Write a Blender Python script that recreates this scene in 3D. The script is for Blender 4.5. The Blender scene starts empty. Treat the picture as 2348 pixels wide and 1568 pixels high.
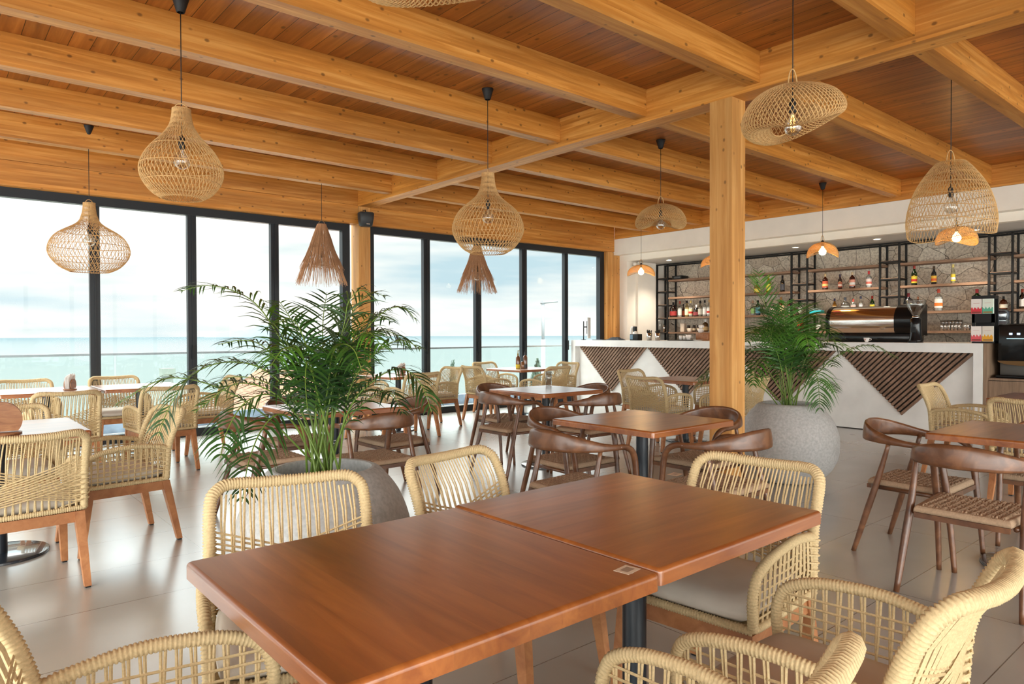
import bpy, bmesh, math, random
from mathutils import Vector, Matrix
random.seed(7)
sc = bpy.context.scene
PI = math.pi
# ---------------------------------------------------------------- camera
CAM_H = 1.30
F = 1592.0
def _n(v):
    l = math.sqrt(sum(a*a for a in v)); return [a/l for a in v]
_x = _n([3045-1174, 758.5-784, F]); _y = [-182-1174, 767.5-784, F]
_d = sum(a*b for a, b in zip(_x, _y)); _y = _n([b-_d*a for a, b in zip(_x, _y)])
_z = [_x[1]*_y[2]-_x[2]*_y[1], _x[2]*_y[0]-_x[0]*_y[2], _x[0]*_y[1]-_x[1]*_y[0]]
ex = Vector((_x[0], _y[0], _z[0])); ey = Vector((_x[1], _y[1], _z[1])); ez = Vector((_x[2], _y[2], _z[2]))   # camera right, down, forward in the room
cam = bpy.data.cameras.new('camera'); camo = bpy.data.objects.new('camera', cam)
sc.collection.objects.link(camo); sc.camera = camo
cam.sensor_width = 36.0; cam.lens = 36.0*F/2348; cam.clip_start = 0.05; cam.clip_end = 20000
M4 = Matrix((( ex.x, -ey.x, -ez.x, 0), (ex.y, -ey.y, -ez.y, 0), (ex.z, -ey.z, -ez.z, CAM_H), (0, 0, 0, 1)))
camo.matrix_world = M4
def ray(px, py): return ex*(px-1174) + ey*(py-784) + ez*F
C0 = Vector((0, 0, CAM_H))
def onx(px, py, X): d = ray(px, py); return C0 + d*(X/d.x)
def ony(px, py, Y): d = ray(px, py); return C0 + d*(Y/d.y)
def onz(px, py, z): d = ray(px, py); return C0 + d*((z-CAM_H)/d.z)
def ond(px, py, dep): return C0 + ray(px, py)*(dep/F)
# ---------------------------------------------------------------- colour management
vs = sc.view_settings; sc.display_settings.display_device = 'sRGB'
vs.view_transform = 'Standard'; vs.look = 'None'; vs.exposure = 0.58; vs.gamma = 1.0; vs.use_curve_mapping = False
# ---------------------------------------------------------------- sky: bright thin overcast with soft blue streaks; extra glow added overhead and behind the room to light the interior
w = bpy.data.worlds.new('sky'); sc.world = w; w.use_nodes = True
nt = w.node_tree; N = nt.nodes; L = nt.links; N.clear()
out = N.new('ShaderNodeOutputWorld'); bg = N.new('ShaderNodeBackground'); L.new(bg.outputs[0], out.inputs[0])
tc = N.new('ShaderNodeTexCoord')
mp = N.new('ShaderNodeMapping'); mp.inputs['Scale'].default_value = (1.6, 1.6, 11.0); L.new(tc.outputs['Generated'], mp.inputs[0])
nz = N.new('ShaderNodeTexNoise'); nz.inputs['Scale'].default_value = 1.5; nz.inputs['Detail'].default_value = 5; nz.inputs['Roughness'].default_value = 0.5
L.new(mp.outputs[0], nz.inputs[0])
cr = N.new('ShaderNodeValToRGB'); e = cr.color_ramp.elements
e[0].position = 0.33; e[0].color = (0.51, 0.67, 0.73, 1); e[1].position = 0.53; e[1].color = (1.0, 0.97, 0.90, 1)
L.new(nz.outputs['Fac'], cr.inputs[0])
sx = N.new('ShaderNodeSeparateXYZ'); L.new(tc.outputs['Generated'], sx.inputs[0])
def mth(op, a, b=None, c=None):
    m = N.new('ShaderNodeMath'); m.operation = op
    for i, v in enumerate((a, b, c)):
        if v is None: continue
        if isinstance(v, (int, float)): m.inputs[i].default_value = v
        else: L.new(v, m.inputs[i])
    return m.outputs[0]
SKY_FRONT, SKY_TOP, SKY_REAR = 0.82, 15.0, 6.8
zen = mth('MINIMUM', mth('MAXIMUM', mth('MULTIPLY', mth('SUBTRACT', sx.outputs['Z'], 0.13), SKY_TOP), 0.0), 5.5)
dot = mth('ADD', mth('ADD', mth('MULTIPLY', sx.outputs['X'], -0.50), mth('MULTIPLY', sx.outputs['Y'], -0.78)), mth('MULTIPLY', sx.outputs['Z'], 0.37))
rear_fill = mth('MULTIPLY', mth('POWER', mth('MAXIMUM', dot, 0.0), 1.6), SKY_REAR)
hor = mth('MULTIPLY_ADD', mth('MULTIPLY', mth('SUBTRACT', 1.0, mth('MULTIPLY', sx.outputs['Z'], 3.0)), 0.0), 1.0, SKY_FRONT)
L.new(mth('ADD', hor, mth('ADD', zen, rear_fill)), bg.inputs['Strength'])
L.new(cr.outputs[0], bg.inputs['Color'])
# ---------------------------------------------------------------- helpers
COL = sc.collection
def tag(o, label=None, cat=None, group=None, kind=None):
    if label: o['label'] = label
    if cat: o['category'] = cat
    if group: o['group'] = group
    if kind: o['kind'] = kind
    return o
def empty(name, loc=(0, 0, 0), rz=0):
    o = bpy.data.objects.new(name, None); COL.objects.link(o); o.location = loc; o.rotation_euler = (0, 0, rz); o.empty_display_size = 0.1
    return o
def copy_tree(o, parent=None):
    c = o.copy(); COL.objects.link(c); c.parent = parent
    for ch in list(o.children): copy_tree(ch, c)
    return c
class MB:
    def __init__(s): s.v = []; s.f = []; s.sm = []
    def add(s, vs, fs, smooth=False):
        b = len(s.v); s.v += [tuple(p) for p in vs]
        s.f += [tuple(b+i for i in f) for f in fs]; s.sm += [smooth]*len(fs); return s
    def box(s, x0, x1, y0, y1, z0, z1):
        if x0 > x1: x0, x1 = x1, x0
        if y0 > y1: y0, y1 = y1, y0
        v = [(x0,y0,z0),(x1,y0,z0),(x1,y1,z0),(x0,y1,z0),(x0,y0,z1),(x1,y0,z1),(x1,y1,z1),(x0,y1,z1)]
        return s.add(v, [(0,3,2,1),(4,5,6,7),(0,1,5,4),(1,2,6,5),(2,3,7,6),(3,0,4,7)])
    def hexa(s, a, b):           # two quads of 4 points, bottom and top
        return s.add(list(a)+list(b), [(0,3,2,1),(4,5,6,7),(0,1,5,4),(1,2,6,5),(2,3,7,6),(3,0,4,7)])
    def taper(s, p, q, wp, wq):  # square post from p (half width wp) to q (half width wq)
        sq = lambda c, w_: [(c[0]-w_, c[1]-w_, c[2]), (c[0]+w_, c[1]-w_, c[2]), (c[0]+w_, c[1]+w_, c[2]), (c[0]-w_, c[1]+w_, c[2])]
        return s.hexa(sq(p, wp), sq(q, wq))
    def tube(s, pts, r, n=6, closed=False, cap=True, flat=None):
        P = [Vector(p) for p in pts]; k = len(P)
        rad = r if callable(r) else (lambda i: r)
        T = []
        for i in range(k):
            if closed: t = P[(i+1) % k]-P[i-1]
            else: t = P[min(i+1, k-1)]-P[max(i-1, 0)]
            T.append(t.normalized() if t.length > 1e-9 else Vector((0, 0, 1)))
        up = Vector((0, 0, 1)) if abs(T[0].z) < 0.9 else Vector((1, 0, 0))
        u = T[0].cross(up).normalized(); vs_ = []
        for i in range(k):
            u = (u - T[i]*u.dot(T[i]))
            if u.length < 1e-6: u = T[i].orthogonal()
            u.normalize(); v = T[i].cross(u)
            rr = rad(i)
            ru, rv = rr if isinstance(rr, tuple) else (rr, rr)
            for j in range(n):
                a = 2*PI*j/n; vs_.append(P[i] + u*(math.cos(a)*ru) + v*(math.sin(a)*rv))
        fs = []
        m = k if closed else k-1
        for i in range(m):
            i2 = (i+1) % k
            for j in range(n):
                j2 = (j+1) % n; fs.append((i*n+j, i*n+j2, i2*n+j2, i2*n+j))
        if cap and not closed: fs += [tuple(range(n-1, -1, -1)), tuple((k-1)*n+j for j in range(n))]
        return s.add(vs_, fs, n > 4)
    def lathe(s, prof, n=24, c=(0, 0, 0), smooth=True, capb=False, capt=False):
        vs_ = []; k = len(prof)
        for r, z in prof:
            for j in range(n):
                a = 2*PI*j/n; vs_.append((c[0]+r*math.cos(a), c[1]+r*math.sin(a), c[2]+z))
        fs = [(i*n+j, i*n+(j+1) % n, (i+1)*n+(j+1) % n, (i+1)*n+j) for i in range(k-1) for j in range(n)]
        if capb: fs.append(tuple(range(n-1, -1, -1)))
        if capt: fs.append(tuple((k-1)*n+j for j in range(n)))
        return s.add(vs_, fs, smooth)
    def prism(s, poly, axis, a0, a1):   # extrude a 2-D polygon; axis 0: poly in (y,z), 1: (x,z), 2: (x,y)
        mk = [lambda p, a: (a, p[0], p[1]), lambda p, a: (p[0], a, p[1]), lambda p, a: (p[0], p[1], a)][axis]
        n = len(poly); vs_ = [mk(p, a0) for p in poly]+[mk(p, a1) for p in poly]
        fs = [tuple(range(n-1, -1, -1)), tuple(range(n, 2*n))]+[(i, (i+1) % n, n+(i+1) % n, n+i) for i in range(n)]
        return s.add(vs_, fs)
    def rbox(s, x0, x1, y0, y1, z0, z1, r=0.01, seg=2):
        bm = bmesh.new(); bmesh.ops.create_cube(bm, size=1)
        for v in bm.verts: v.co = Vector(((x0+x1)/2+v.co.x*(x1-x0), (y0+y1)/2+v.co.y*(y1-y0), (z0+z1)/2+v.co.z*(z1-z0)))
        bmesh.ops.bevel(bm, geom=list(bm.edges), offset=r, segments=seg, profile=0.5, affect='EDGES')
        bmesh.ops.recalc_face_normals(bm, faces=bm.faces)
        bm.verts.index_update()
        s.add([v.co.copy() for v in bm.verts], [tuple(v.index for v in f.verts) for f in bm.faces], True); bm.free(); return s
    def mesh(s, name):
        m = bpy.data.meshes.new(name); m.from_pydata(s.v, [], s.f)
        m.polygons.foreach_set('use_smooth', s.sm); m.update(); return m
    def build(s, name, mat, parent=None, fix=False, auto=False):
        m = s.mesh(name)
        if fix:
            bm = bmesh.new(); bm.from_mesh(m); bmesh.ops.recalc_face_normals(bm, faces=bm.faces); bm.to_mesh(m); bm.free()
        if auto: m.set_sharp_from_angle(angle=math.radians(38))
        m.materials.append(mat)
        o = bpy.data.objects.new(name, m); COL.objects.link(o)
        if parent: o.parent = parent
        return o
def struct(name, mb, mat, parent=None, **k):
    o = mb.build(name, mat, parent, **k)
    if parent is None: o['kind'] = 'structure'
    return o
def catmull(P, n=8):
    P = [Vector(p) for p in P]; P = [P[0]*2-P[1]]+P+[P[-1]*2-P[-2]]; o = []
    for i in range(1, len(P)-2):
        a, b, c, d = P[i-1:i+3]
        for k in range(n):
            t = k/n; o.append(0.5*((2*b)+(c-a)*t+(2*a-5*b+4*c-d)*t*t+(3*b-a-3*c+d)*t**3))
    o.append(P[-2]); return o
def resample(P, step):
    P = [Vector(p) for p in P]; L_ = [0]
    for a, b in zip(P, P[1:]): L_.append(L_[-1]+(b-a).length)
    n = max(2, int(round(L_[-1]/step))); o = []; j = 0
    for i in range(n+1):
        s_ = L_[-1]*i/n
        while j < len(P)-2 and L_[j+1] < s_: j += 1
        t = (s_-L_[j])/max(1e-9, L_[j+1]-L_[j]); o.append(P[j].lerp(P[j+1], t))
    return o
# ---------------------------------------------------------------- materials
def newmat(name):
    m = bpy.data.materials.new(name); m.use_nodes = True; nt = m.node_tree
    return m, nt, nt.nodes['Principled BSDF']
def setc(b, **k):
    for a, v in k.items():
        a = a.replace('_', ' ')
        b.inputs[a].default_value = (*v, 1) if isinstance(v, tuple) and len(v) == 3 else v
def nd(nt, t, **k):
    n = nt.nodes.new('ShaderNode'+t)
    for a, v in k.items():
        if a in n.inputs: n.inputs[a].default_value = v
        else: setattr(n, a, v)
    return n
def plain(name, c, rough=0.5, metal=0.0, noise=0.0, scale=20, bump=0.0, spec=0.5, coat=0.0, alpha=None, emit=None, estr=0):
    m, nt, b = newmat(name); setc(b, Base_Color=c, Roughness=rough, Metallic=metal, Specular_IOR_Level=spec, Coat_Weight=coat)
    if noise or bump:
        t = nd(nt, 'TexCoord'); z = nd(nt, 'TexNoise', Scale=scale, Detail=4.0); nt.links.new(t.outputs['Object'], z.inputs[0])
        if noise:
            r = nd(nt, 'ValToRGB'); e = r.color_ramp.elements; e[0].position = 0.3; e[1].position = 0.7
            e[0].color = (*[max(0, x*(1-noise)) for x in c], 1); e[1].color = (*[min(1, x*(1+noise)) for x in c], 1)
            nt.links.new(z.outputs['Fac'], r.inputs[0]); nt.links.new(r.outputs[0], b.inputs['Base Color'])
        if bump:
            bp = nd(nt, 'Bump', Strength=bump, Distance=0.01); nt.links.new(z.outputs['Fac'], bp.inputs['Height']); nt.links.new(bp.outputs[0], b.inputs['Normal'])
    if emit: setc(b, Emission_Color=emit, Emission_Strength=estr)
    return m
def wood(name, cols, grain=(1, 12, 12), scale=3.0, rough=0.45, knots=0.0, bump=0.15, coat=0.0, lam=0.0, lamaxis=2, board=0.0, spec=0.5, knotscale=(1.2, 5, 5)):
    """grain: stretch of the noise (small number along the fibre); lam: height of glued lamellas; board: width of boards along x"""
    m, nt, b = newmat(name); L_ = nt.links
    t = nd(nt, 'TexCoord'); mp = nd(nt, 'Mapping', Scale=grain); L_.new(t.outputs['Object'], mp.inputs[0])
    vec = mp.outputs[0]
    sx = nd(nt, 'SeparateXYZ'); L_.new(t.outputs['Object'], sx.inputs[0])
    def mm(op, a, c=None, d=None):
        q = nd(nt, 'Math', operation=op)
        for i, v in enumerate((a, c, d)):
            if v is None: continue
            if isinstance(v, (int, float)): q.inputs[i].default_value = v
            else: L_.new(v, q.inputs[i])
        return q.outputs[0]
    step = board or lam
    if step:
        ax = sx.outputs[0] if board else sx.outputs[lamaxis]
        q = mm('DIVIDE', ax, step); cell = mm('FLOOR', q); fr = mm('FRACT', q)
        wn = nd(nt, 'TexWhiteNoise', noise_dimensions='1D'); L_.new(cell, wn.inputs['W'])
        ofs = nd(nt, 'CombineXYZ'); L_.new(mm('MULTIPLY', wn.outputs['Value'], 37.0), ofs.inputs[0]); L_.new(mm('MULTIPLY', wn.outputs['Value'], 53.0), ofs.inputs[1])
        va = nd(nt, 'VectorMath', operation='ADD'); L_.new(vec, va.inputs[0]); L_.new(ofs.outputs[0], va.inputs[1]); vec = va.outputs[0]
    z = nd(nt, 'TexNoise', Scale=scale, Detail=5.0, Roughness=0.6, Distortion=0.6); L_.new(vec, z.inputs[0])
    r = nd(nt, 'ValToRGB'); e = r.color_ramp.elements
    e[0].position = 0.30; e[0].color = (*cols[0], 1); e[1].position = 0.68; e[1].color = (*cols[-1], 1)
    if len(cols) > 2:
        q = r.color_ramp.elements.new(0.5); q.color = (*cols[1], 1)
    L_.new(z.outputs['Fac'], r.inputs[0]); col = r.outputs[0]
    def mix(fac, a, c, mode='MIX'):
        x = nd(nt, 'Mix', data_type='RGBA', blend_type=mode)
        if isinstance(fac, (int, float)): x.inputs[0].default_value = fac
        else: L_.new(fac, x.inputs[0])
        for i, v in ((6, a), (7, c)):
            if isinstance(v, tuple): x.inputs[i].default_value = (*v, 1)
            else: L_.new(v, x.inputs[i])
        return x.outputs[2]
    if step:
        br = nd(nt, 'ValToRGB'); br.color_ramp.elements[0].color = (0.72, 0.68, 0.62, 1); br.color_ramp.elements[1].color = (1.18, 1.14, 1.08, 1)
        L_.new(wn.outputs['Value'], br.inputs[0]); col = mix(0.75 if board else 0.4, col, mix(1.0, col, br.outputs[0], 'MULTIPLY'))
    lowmp = nd(nt, 'Mapping', Scale=tuple(g_*0.45 for g_ in grain)); L_.new(t.outputs['Object'], lowmp.inputs[0])
    lz = nd(nt, 'TexNoise', Scale=1.7, Detail=2.0); L_.new(lowmp.outputs[0], lz.inputs[0])
    lr = nd(nt, 'ValToRGB'); lr.color_ramp.elements[0].position = 0.35; lr.color_ramp.elements[0].color = (0.74, 0.72, 0.70, 1); lr.color_ramp.elements[1].position = 0.62; lr.color_ramp.elements[1].color = (1.06, 1.06, 1.06, 1)
    L_.new(lz.outputs['Fac'], lr.inputs[0]); col = mix(0.8, col, mix(1.0, col, lr.outputs[0], 'MULTIPLY'))
    if knots:
        kmp = nd(nt, 'Mapping', Scale=knotscale); L_.new(t.outputs['Object'], kmp.inputs[0])
        vo = nd(nt, 'TexVoronoi', Scale=1.0, Randomness=1.0); L_.new(kmp.outputs[0], vo.inputs[0])
        k = nd(nt, 'ValToRGB'); ke = k.color_ramp.elements; ke[0].position = 0.08*knots; ke[0].color = (1, 1, 1, 1); ke[1].position = 0.16*knots; ke[1].color = (0, 0, 0, 1)
        L_.new(vo.outputs['Distance'], k.inputs[0]); col = mix(mm('MULTIPLY', k.outputs[0], 0.75), col, tuple(c*0.28 for c in cols[0]))
    if board:
        g = mm('LESS_THAN', fr, 0.035); col = mix(g, col, tuple(c*0.12 for c in cols[0]))
    L_.new(col, b.inputs['Base Color'])
    setc(b, Roughness=rough, Coat_Weight=coat, Specular_IOR_Level=spec); b.inputs['Coat Roughness'].default_value = 0.26 if coat > 0.5 else 0.12
    if bump:
        bp = nd(nt, 'Bump', Strength=bump, Distance=0.003); L_.new(z.outputs['Fac'], bp.inputs['Height']); L_.new(bp.outputs[0], b.inputs['Normal'])
    return m
def glassy(name, tint=(0.95, 0.98, 0.98), gloss=0.06, rough=0.02, fk=0.35):
    m, nt, b = newmat(name); nt.nodes.remove(b); o = nt.nodes['Material Output']
    tr = nd(nt, 'BsdfTransparent', Color=(*tint, 1)); gl = nd(nt, 'BsdfGlossy', Roughness=rough); fr = nd(nt, 'LayerWeight', Blend=0.25)
    ml = nd(nt, 'Math', operation='MULTIPLY_ADD'); ml.inputs[1].default_value = fk; ml.inputs[2].default_value = gloss; nt.links.new(fr.outputs['Fresnel'], ml.inputs[0])
    mx = nd(nt, 'MixShader'); nt.links.new(ml.outputs[0], mx.inputs[0]); nt.links.new(tr.outputs[0], mx.inputs[1]); nt.links.new(gl.outputs[0], mx.inputs[2]); nt.links.new(mx.outputs[0], o.inputs[0])
    return m
BEAM = [(0.41, 0.150, 0.018), (0.55, 0.222, 0.034), (0.68, 0.325, 0.075)]
M = {}
M['beam'] = wood('pine_glulam', BEAM, grain=(0.5, 9, 9), scale=2.2, rough=0.5, knots=1.0, lam=0.045, bump=0.05, knotscale=(7.5, 11, 11))
M['beam_y'] = wood('pine_glulam_cross', BEAM, grain=(9, 0.5, 9), scale=2.2, rough=0.5, knots=1.0, lam=0.045, bump=0.05, knotscale=(11, 7.5, 11))
M['post'] = wood('pine_post', [(0.50, 0.22, 0.050), (0.63, 0.31, 0.085), (0.74, 0.41, 0.14)], grain=(9, 9, 0.5), scale=2.2, rough=0.5, knots=0.9, lam=0.045, lamaxis=0, bump=0.05, knotscale=(11, 11, 7.5))
M['boards'] = wood('ceiling_boards', [(0.27, 0.075, 0.010), (0.38, 0.122, 0.018), (0.50, 0.18, 0.034)], grain=(8, 0.5, 8), scale=2.4, rough=0.35, knots=1.0, board=0.142, bump=0.05, knotscale=(8, 5.0, 8))
M['table'] = wood('varnished_tabletop', [(0.235, 0.062, 0.014), (0.32, 0.098, 0.022), (0.40, 0.135, 0.032)], grain=(0.9, 8, 8), scale=2.5, rough=0.30, lam=0.09, lamaxis=1, bump=0.04, coat=0.7, spec=0.8)
M['walnut'] = wood('walnut_chair', [(0.085, 0.032, 0.014), (0.15, 0.062, 0.028), (0.23, 0.10, 0.045)], grain=(3, 3, 3), scale=4, rough=0.33, bump=0.03, coat=0.2)
M['teak'] = wood('teak_frame', [(0.34, 0.125, 0.045), (0.43, 0.175, 0.065), (0.52, 0.23, 0.09)], grain=(3, 3, 3), scale=5, rough=0.5, bump=0.05)
M['slat'] = wood('walnut_slat', [(0.19, 0.105, 0.065), (0.26, 0.155, 0.10), (0.33, 0.205, 0.14)], grain=(4, 4, 4), scale=5, rough=0.55, bump=0.05)
M['shelf'] = wood('shelf_board', [(0.20, 0.115, 0.07), (0.27, 0.16, 0.10), (0.33, 0.20, 0.13)], grain=(6, 0.8, 6), scale=4, rough=0.6)
M['cabinet'] = wood('cabinet_oak', [(0.19, 0.12, 0.075), (0.25, 0.165, 0.105), (0.30, 0.20, 0.13)], grain=(10, 10, 0.7), scale=4, rough=0.55)
M['holder'] = wood('holder_wood', [(0.22, 0.085, 0.03), (0.32, 0.13, 0.05), (0.40, 0.18, 0.07)], grain=(2, 8, 8), scale=5, rough=0.45)
M['dark'] = plain('slat_gap', (0.02, 0.014, 0.010), 0.8)
M['frame'] = plain('anthracite_aluminium', (0.018, 0.022, 0.027), 0.42, spec=0.3)
M['black'] = plain('black_steel', (0.008, 0.009, 0.010), 0.45, spec=0.35)
M['blackgloss'] = plain('black_gloss', (0.006, 0.007, 0.008), 0.16, spec=0.35, coat=0.1)
M['base'] = plain('black_table_base', (0.016, 0.022, 0.030), 0.20, metal=0.0, coat=0.6)
M['column'] = plain('black_pedestal', (0.010, 0.016, 0.024), 0.35)
M['white'] = plain('white_plaster', (0.80, 0.765, 0.70), 0.75, noise=0.03, scale=4)
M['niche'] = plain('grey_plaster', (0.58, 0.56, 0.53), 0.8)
M['bar'] = plain('white_microcement', (0.80, 0.795, 0.77), 0.5, noise=0.07, scale=3.5, bump=0.03)
M['concrete'] = plain('speckled_concrete', (0.43, 0.43, 0.42), 0.55, noise=0.16, scale=55, bump=0.10)
M['soil'] = plain('potting_soil', (0.02, 0.015, 0.012), 0.9, bump=0.6, scale=60)
M['cushion'] = plain('linen_cushion', (0.60, 0.54, 0.46), 0.85, noise=0.05, scale=9)
M['bulb'] = glassy('bulb_glass', (0.93, 0.93, 0.90), 0.16, 0.03)
M['glass'] = glassy('window_glass', (0.97, 0.985, 0.985), 0.004, 0.01, 0.08)
M['balglass'] = glassy('balustrade_glass', (0.90, 0.95, 0.94), 0.01, 0.02, 0.1)
M['clear'] = glassy('clear_glass', (0.93, 0.95, 0.95), 0.12, 0.08)
M['steel'] = plain('brushed_steel', (0.62, 0.60, 0.57), 0.25, metal=1.0)
M['chrome'] = plain('polished_steel', (0.78, 0.74, 0.70), 0.10, metal=1.0)
M['filament'] = plain('filament', (0.9, 0.5, 0.1), 0.4, emit=(1, 0.55, 0.12), estr=6)
M['cable'] = plain('black_cable', (0.012, 0.012, 0.013), 0.6)
M['ceramic'] = plain('white_ceramic', (0.82, 0.80, 0.77), 0.25)
M['paper'] = plain('white_paper', (0.85, 0.83, 0.80), 0.8)
def rope_mat(name, c, s):
    m, nt, b = newmat(name); t = nd(nt, 'TexCoord'); z = nd(nt, 'TexNoise', Scale=s, Detail=3.0); nt.links.new(t.outputs['Object'], z.inputs[0])
    r = nd(nt, 'ValToRGB'); e = r.color_ramp.elements; e[0].position = 0.3; e[1].position = 0.7
    e[0].color = (*[x*0.86 for x in c], 1); e[1].color = (*[min(1, x*1.12) for x in c], 1)
    nt.links.new(z.outputs['Fac'], r.inputs[0]); nt.links.new(r.outputs[0], b.inputs['Base Color']); setc(b, Roughness=0.75, Specular_IOR_Level=0.25)
    return m
M['rope'] = rope_mat('cream_rope', (0.59, 0.45, 0.25), 160)
M['cord'] = rope_mat('brown_paper_cord', (0.40, 0.275, 0.18), 120)
M['rattan'] = rope_mat('rattan_cane', (0.58, 0.355, 0.15), 60)
M['raffia'] = rope_mat('brown_raffia', (0.46, 0.25, 0.13), 60)
def leafmat(name, c0, c1):
    m, nt, b = newmat(name); t = nd(nt, 'TexCoord'); z = nd(nt, 'TexNoise', Scale=3.0, Detail=3.0); nt.links.new(t.outputs['Object'], z.inputs[0])
    r = nd(nt, 'ValToRGB'); e = r.color_ramp.elements; e[0].position = 0.35; e[1].position = 0.68; e[0].color = (*c0, 1); e[1].color = (*c1, 1)
    nt.links.new(z.outputs['Fac'], r.inputs[0]); nt.links.new(r.outputs[0], b.inputs['Base Color']); setc(b, Roughness=0.42)
    return m
M['leaf'] = leafmat('palm_leaf', (0.010, 0.034, 0.008), (0.032, 0.10, 0.014))
M['leaf2'] = leafmat('palm_leaf_fresh', (0.018, 0.065, 0.010), (0.07, 0.20, 0.02))
M['stem'] = leafmat('palm_stem', (0.09, 0.16, 0.02), (0.20, 0.30, 0.045))
# ================================================================ SETTING
ZC, ZJ, ZG = 3.457, 3.217, 3.173
# floor: large matt-glossy tiles on a 1.208 x 0.591 m grid
def floormat():
    m, nt, b = newmat('porcelain_floor'); L_ = nt.links
    t = nd(nt, 'TexCoord'); sx = nd(nt, 'SeparateXYZ'); L_.new(t.outputs['Object'], sx.inputs[0])
    def mm(op, a, c=None):
        q = nd(nt, 'Math', operation=op)
        for i, v in enumerate((a, c)):
            if v is None: continue
            if isinstance(v, (int, float)): q.inputs[i].default_value = v
            else: L_.new(v, q.inputs[i])
        return q.outputs[0]
    fx = mm('FRACT', mm('DIVIDE', mm('SUBTRACT', sx.outputs[0], 1.275-12.083+0.002), 1.2083))
    fy = mm('FRACT', mm('DIVIDE', mm('SUBTRACT', sx.outputs[1], 4.355-11.816+0.002), 0.5908))
    g = mm('MAXIMUM', mm('LESS_THAN', fx, 0.0035), mm('LESS_THAN', fy, 0.0075))
    z = nd(nt, 'TexNoise', Scale=1.3, Detail=5.0); L_.new(t.outputs['Object'], z.inputs[0])
    r = nd(nt, 'ValToRGB'); e = r.color_ramp.elements; e[0].position = 0.3; e[1].position = 0.7
    e[0].color = (0.345, 0.328, 0.295, 1); e[1].color = (0.41, 0.392, 0.355, 1); L_.new(z.outputs['Fac'], r.inputs[0])
    x = nd(nt, 'Mix', data_type='RGBA'); L_.new(g, x.inputs[0]); L_.new(r.outputs[0], x.inputs[6]); x.inputs[7].default_value = (0.10, 0.09, 0.08, 1)
    L_.new(x.outputs[2], b.inputs['Base Color']); setc(b, Roughness=0.24, Specular_IOR_Level=1.0, Coat_Weight=0.6); b.inputs['Coat Roughness'].default_value = 0.26; b.inputs['Coat IOR'].default_value = 1.7
    bp = nd(nt, 'Bump', Strength=0.3, Distance=0.002); inv = mm('SUBTRACT', 1.0, g); L_.new(inv, bp.inputs['Height']); L_.new(bp.outputs[0], b.inputs['Normal'])
    return m
M['floor'] = floormat()
struct('floor', MB().box(-3.4, 13.0, -5.4, 9.5, -0.2, 0.0), M['floor'])
struct('ceiling', MB().box(-3.4, 10.7, -5.4, 9.6, ZC, ZC+0.06), M['boards'])
# main girder, 0.2 m wide, along Y
struct('ceiling_girder', MB().box(4.92, 5.12, -5.4, 9.30, ZG, ZC-0.001), M['beam_y'])
struct('ceiling_rim_beam', MB().box(10.585, 10.76, -5.4, 9.27, ZG-0.005, ZC-0.001), M['beam_y'])
for k in range(-8, 5):
    y = 3.934+1.0935*k
    if y < -5.2: continue
    struct('ceiling_joist', MB().box(-3.4, 4.919, y, y+0.125, ZJ, ZC-0.001), M['beam'])
    struct('ceiling_joist', MB().box(5.121, 10.584, y, y+0.125, ZJ, ZC-0.001), M['beam'])
# beam over the windows (two glulam pieces, one above the other) and posts in the window line
for a, b_ in ((-3.4, 4.918), (5.122, 10.584)):
    struct('window_beam', MB().box(a, b_, 9.27, 9.46, 2.915, 3.186), M['beam'])
    struct('window_beam', MB().box(a, b_, 9.272, 9.46, 3.190, ZC-0.002), M['beam'])
struct('window_post', MB().box(4.925, 5.115, 9.265, 9.50, 0, ZG), M['post'])
struct('window_post', MB().box(10.40, 10.765, 9.29, 9.50, 0, 2.912), M['post'])
# ---- sliding windows: window_1 left bay, window_2 right bay
def window(name, x0, x1, mull, ya=9.38, za=2.915):
    fr = MB(); t = 0.105
    fr.box(x0, x1, ya, ya+0.10, za-t, za); fr.box(x0, x1, ya-0.03, ya+0.10, 0.0, 0.10)
    fr.box(x0, x0+0.06, ya, ya+0.10, 0.10, za-t); fr.box(x1-0.12, x1, ya, ya+0.10, 0.10, za-t)
    o = struct(name, fr, M['frame'])
    mu = MB()
    for i, (a, b_) in enumerate(mull):
        mu.box(a, b_, ya+0.012, ya+0.088, 0.10, za-t)
        mu.box(a+0.045, b_-0.045, ya+0.002, ya+0.012, 0.10, za-t)
    mu.build('window_mullion', M['frame'], o)
    h_ = MB()
    for a, b_ in mull:
        if a > 2: h_.box(a+0.04, a+0.065, ya-0.035, ya+0.012, 0.98, 1.16)
    h_.build('window_handle', M['black'], o)
    xs = [x0+0.06]+[v for p in mull for v in p]+[x1-0.12]
    g = MB()
    for i in range(0, len(xs), 2): g.box(xs[i], xs[i+1], ya+0.046, ya+0.052, 0.10, za-t)
    g.build('window_glass', M['glass'], o)
    return o
window('window_1', -3.2, 4.84, [(-2.2, -2.1), (-1.05, -0.95), (0.15, 0.25), (1.51, 1.615), (2.588, 2.693), (3.661, 3.771)])
window('window_2', 5.18, 10.40, [(6.141, 6.26), (7.186, 7.306), (8.231, 8.35), (9.309, 9.40)])
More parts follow.
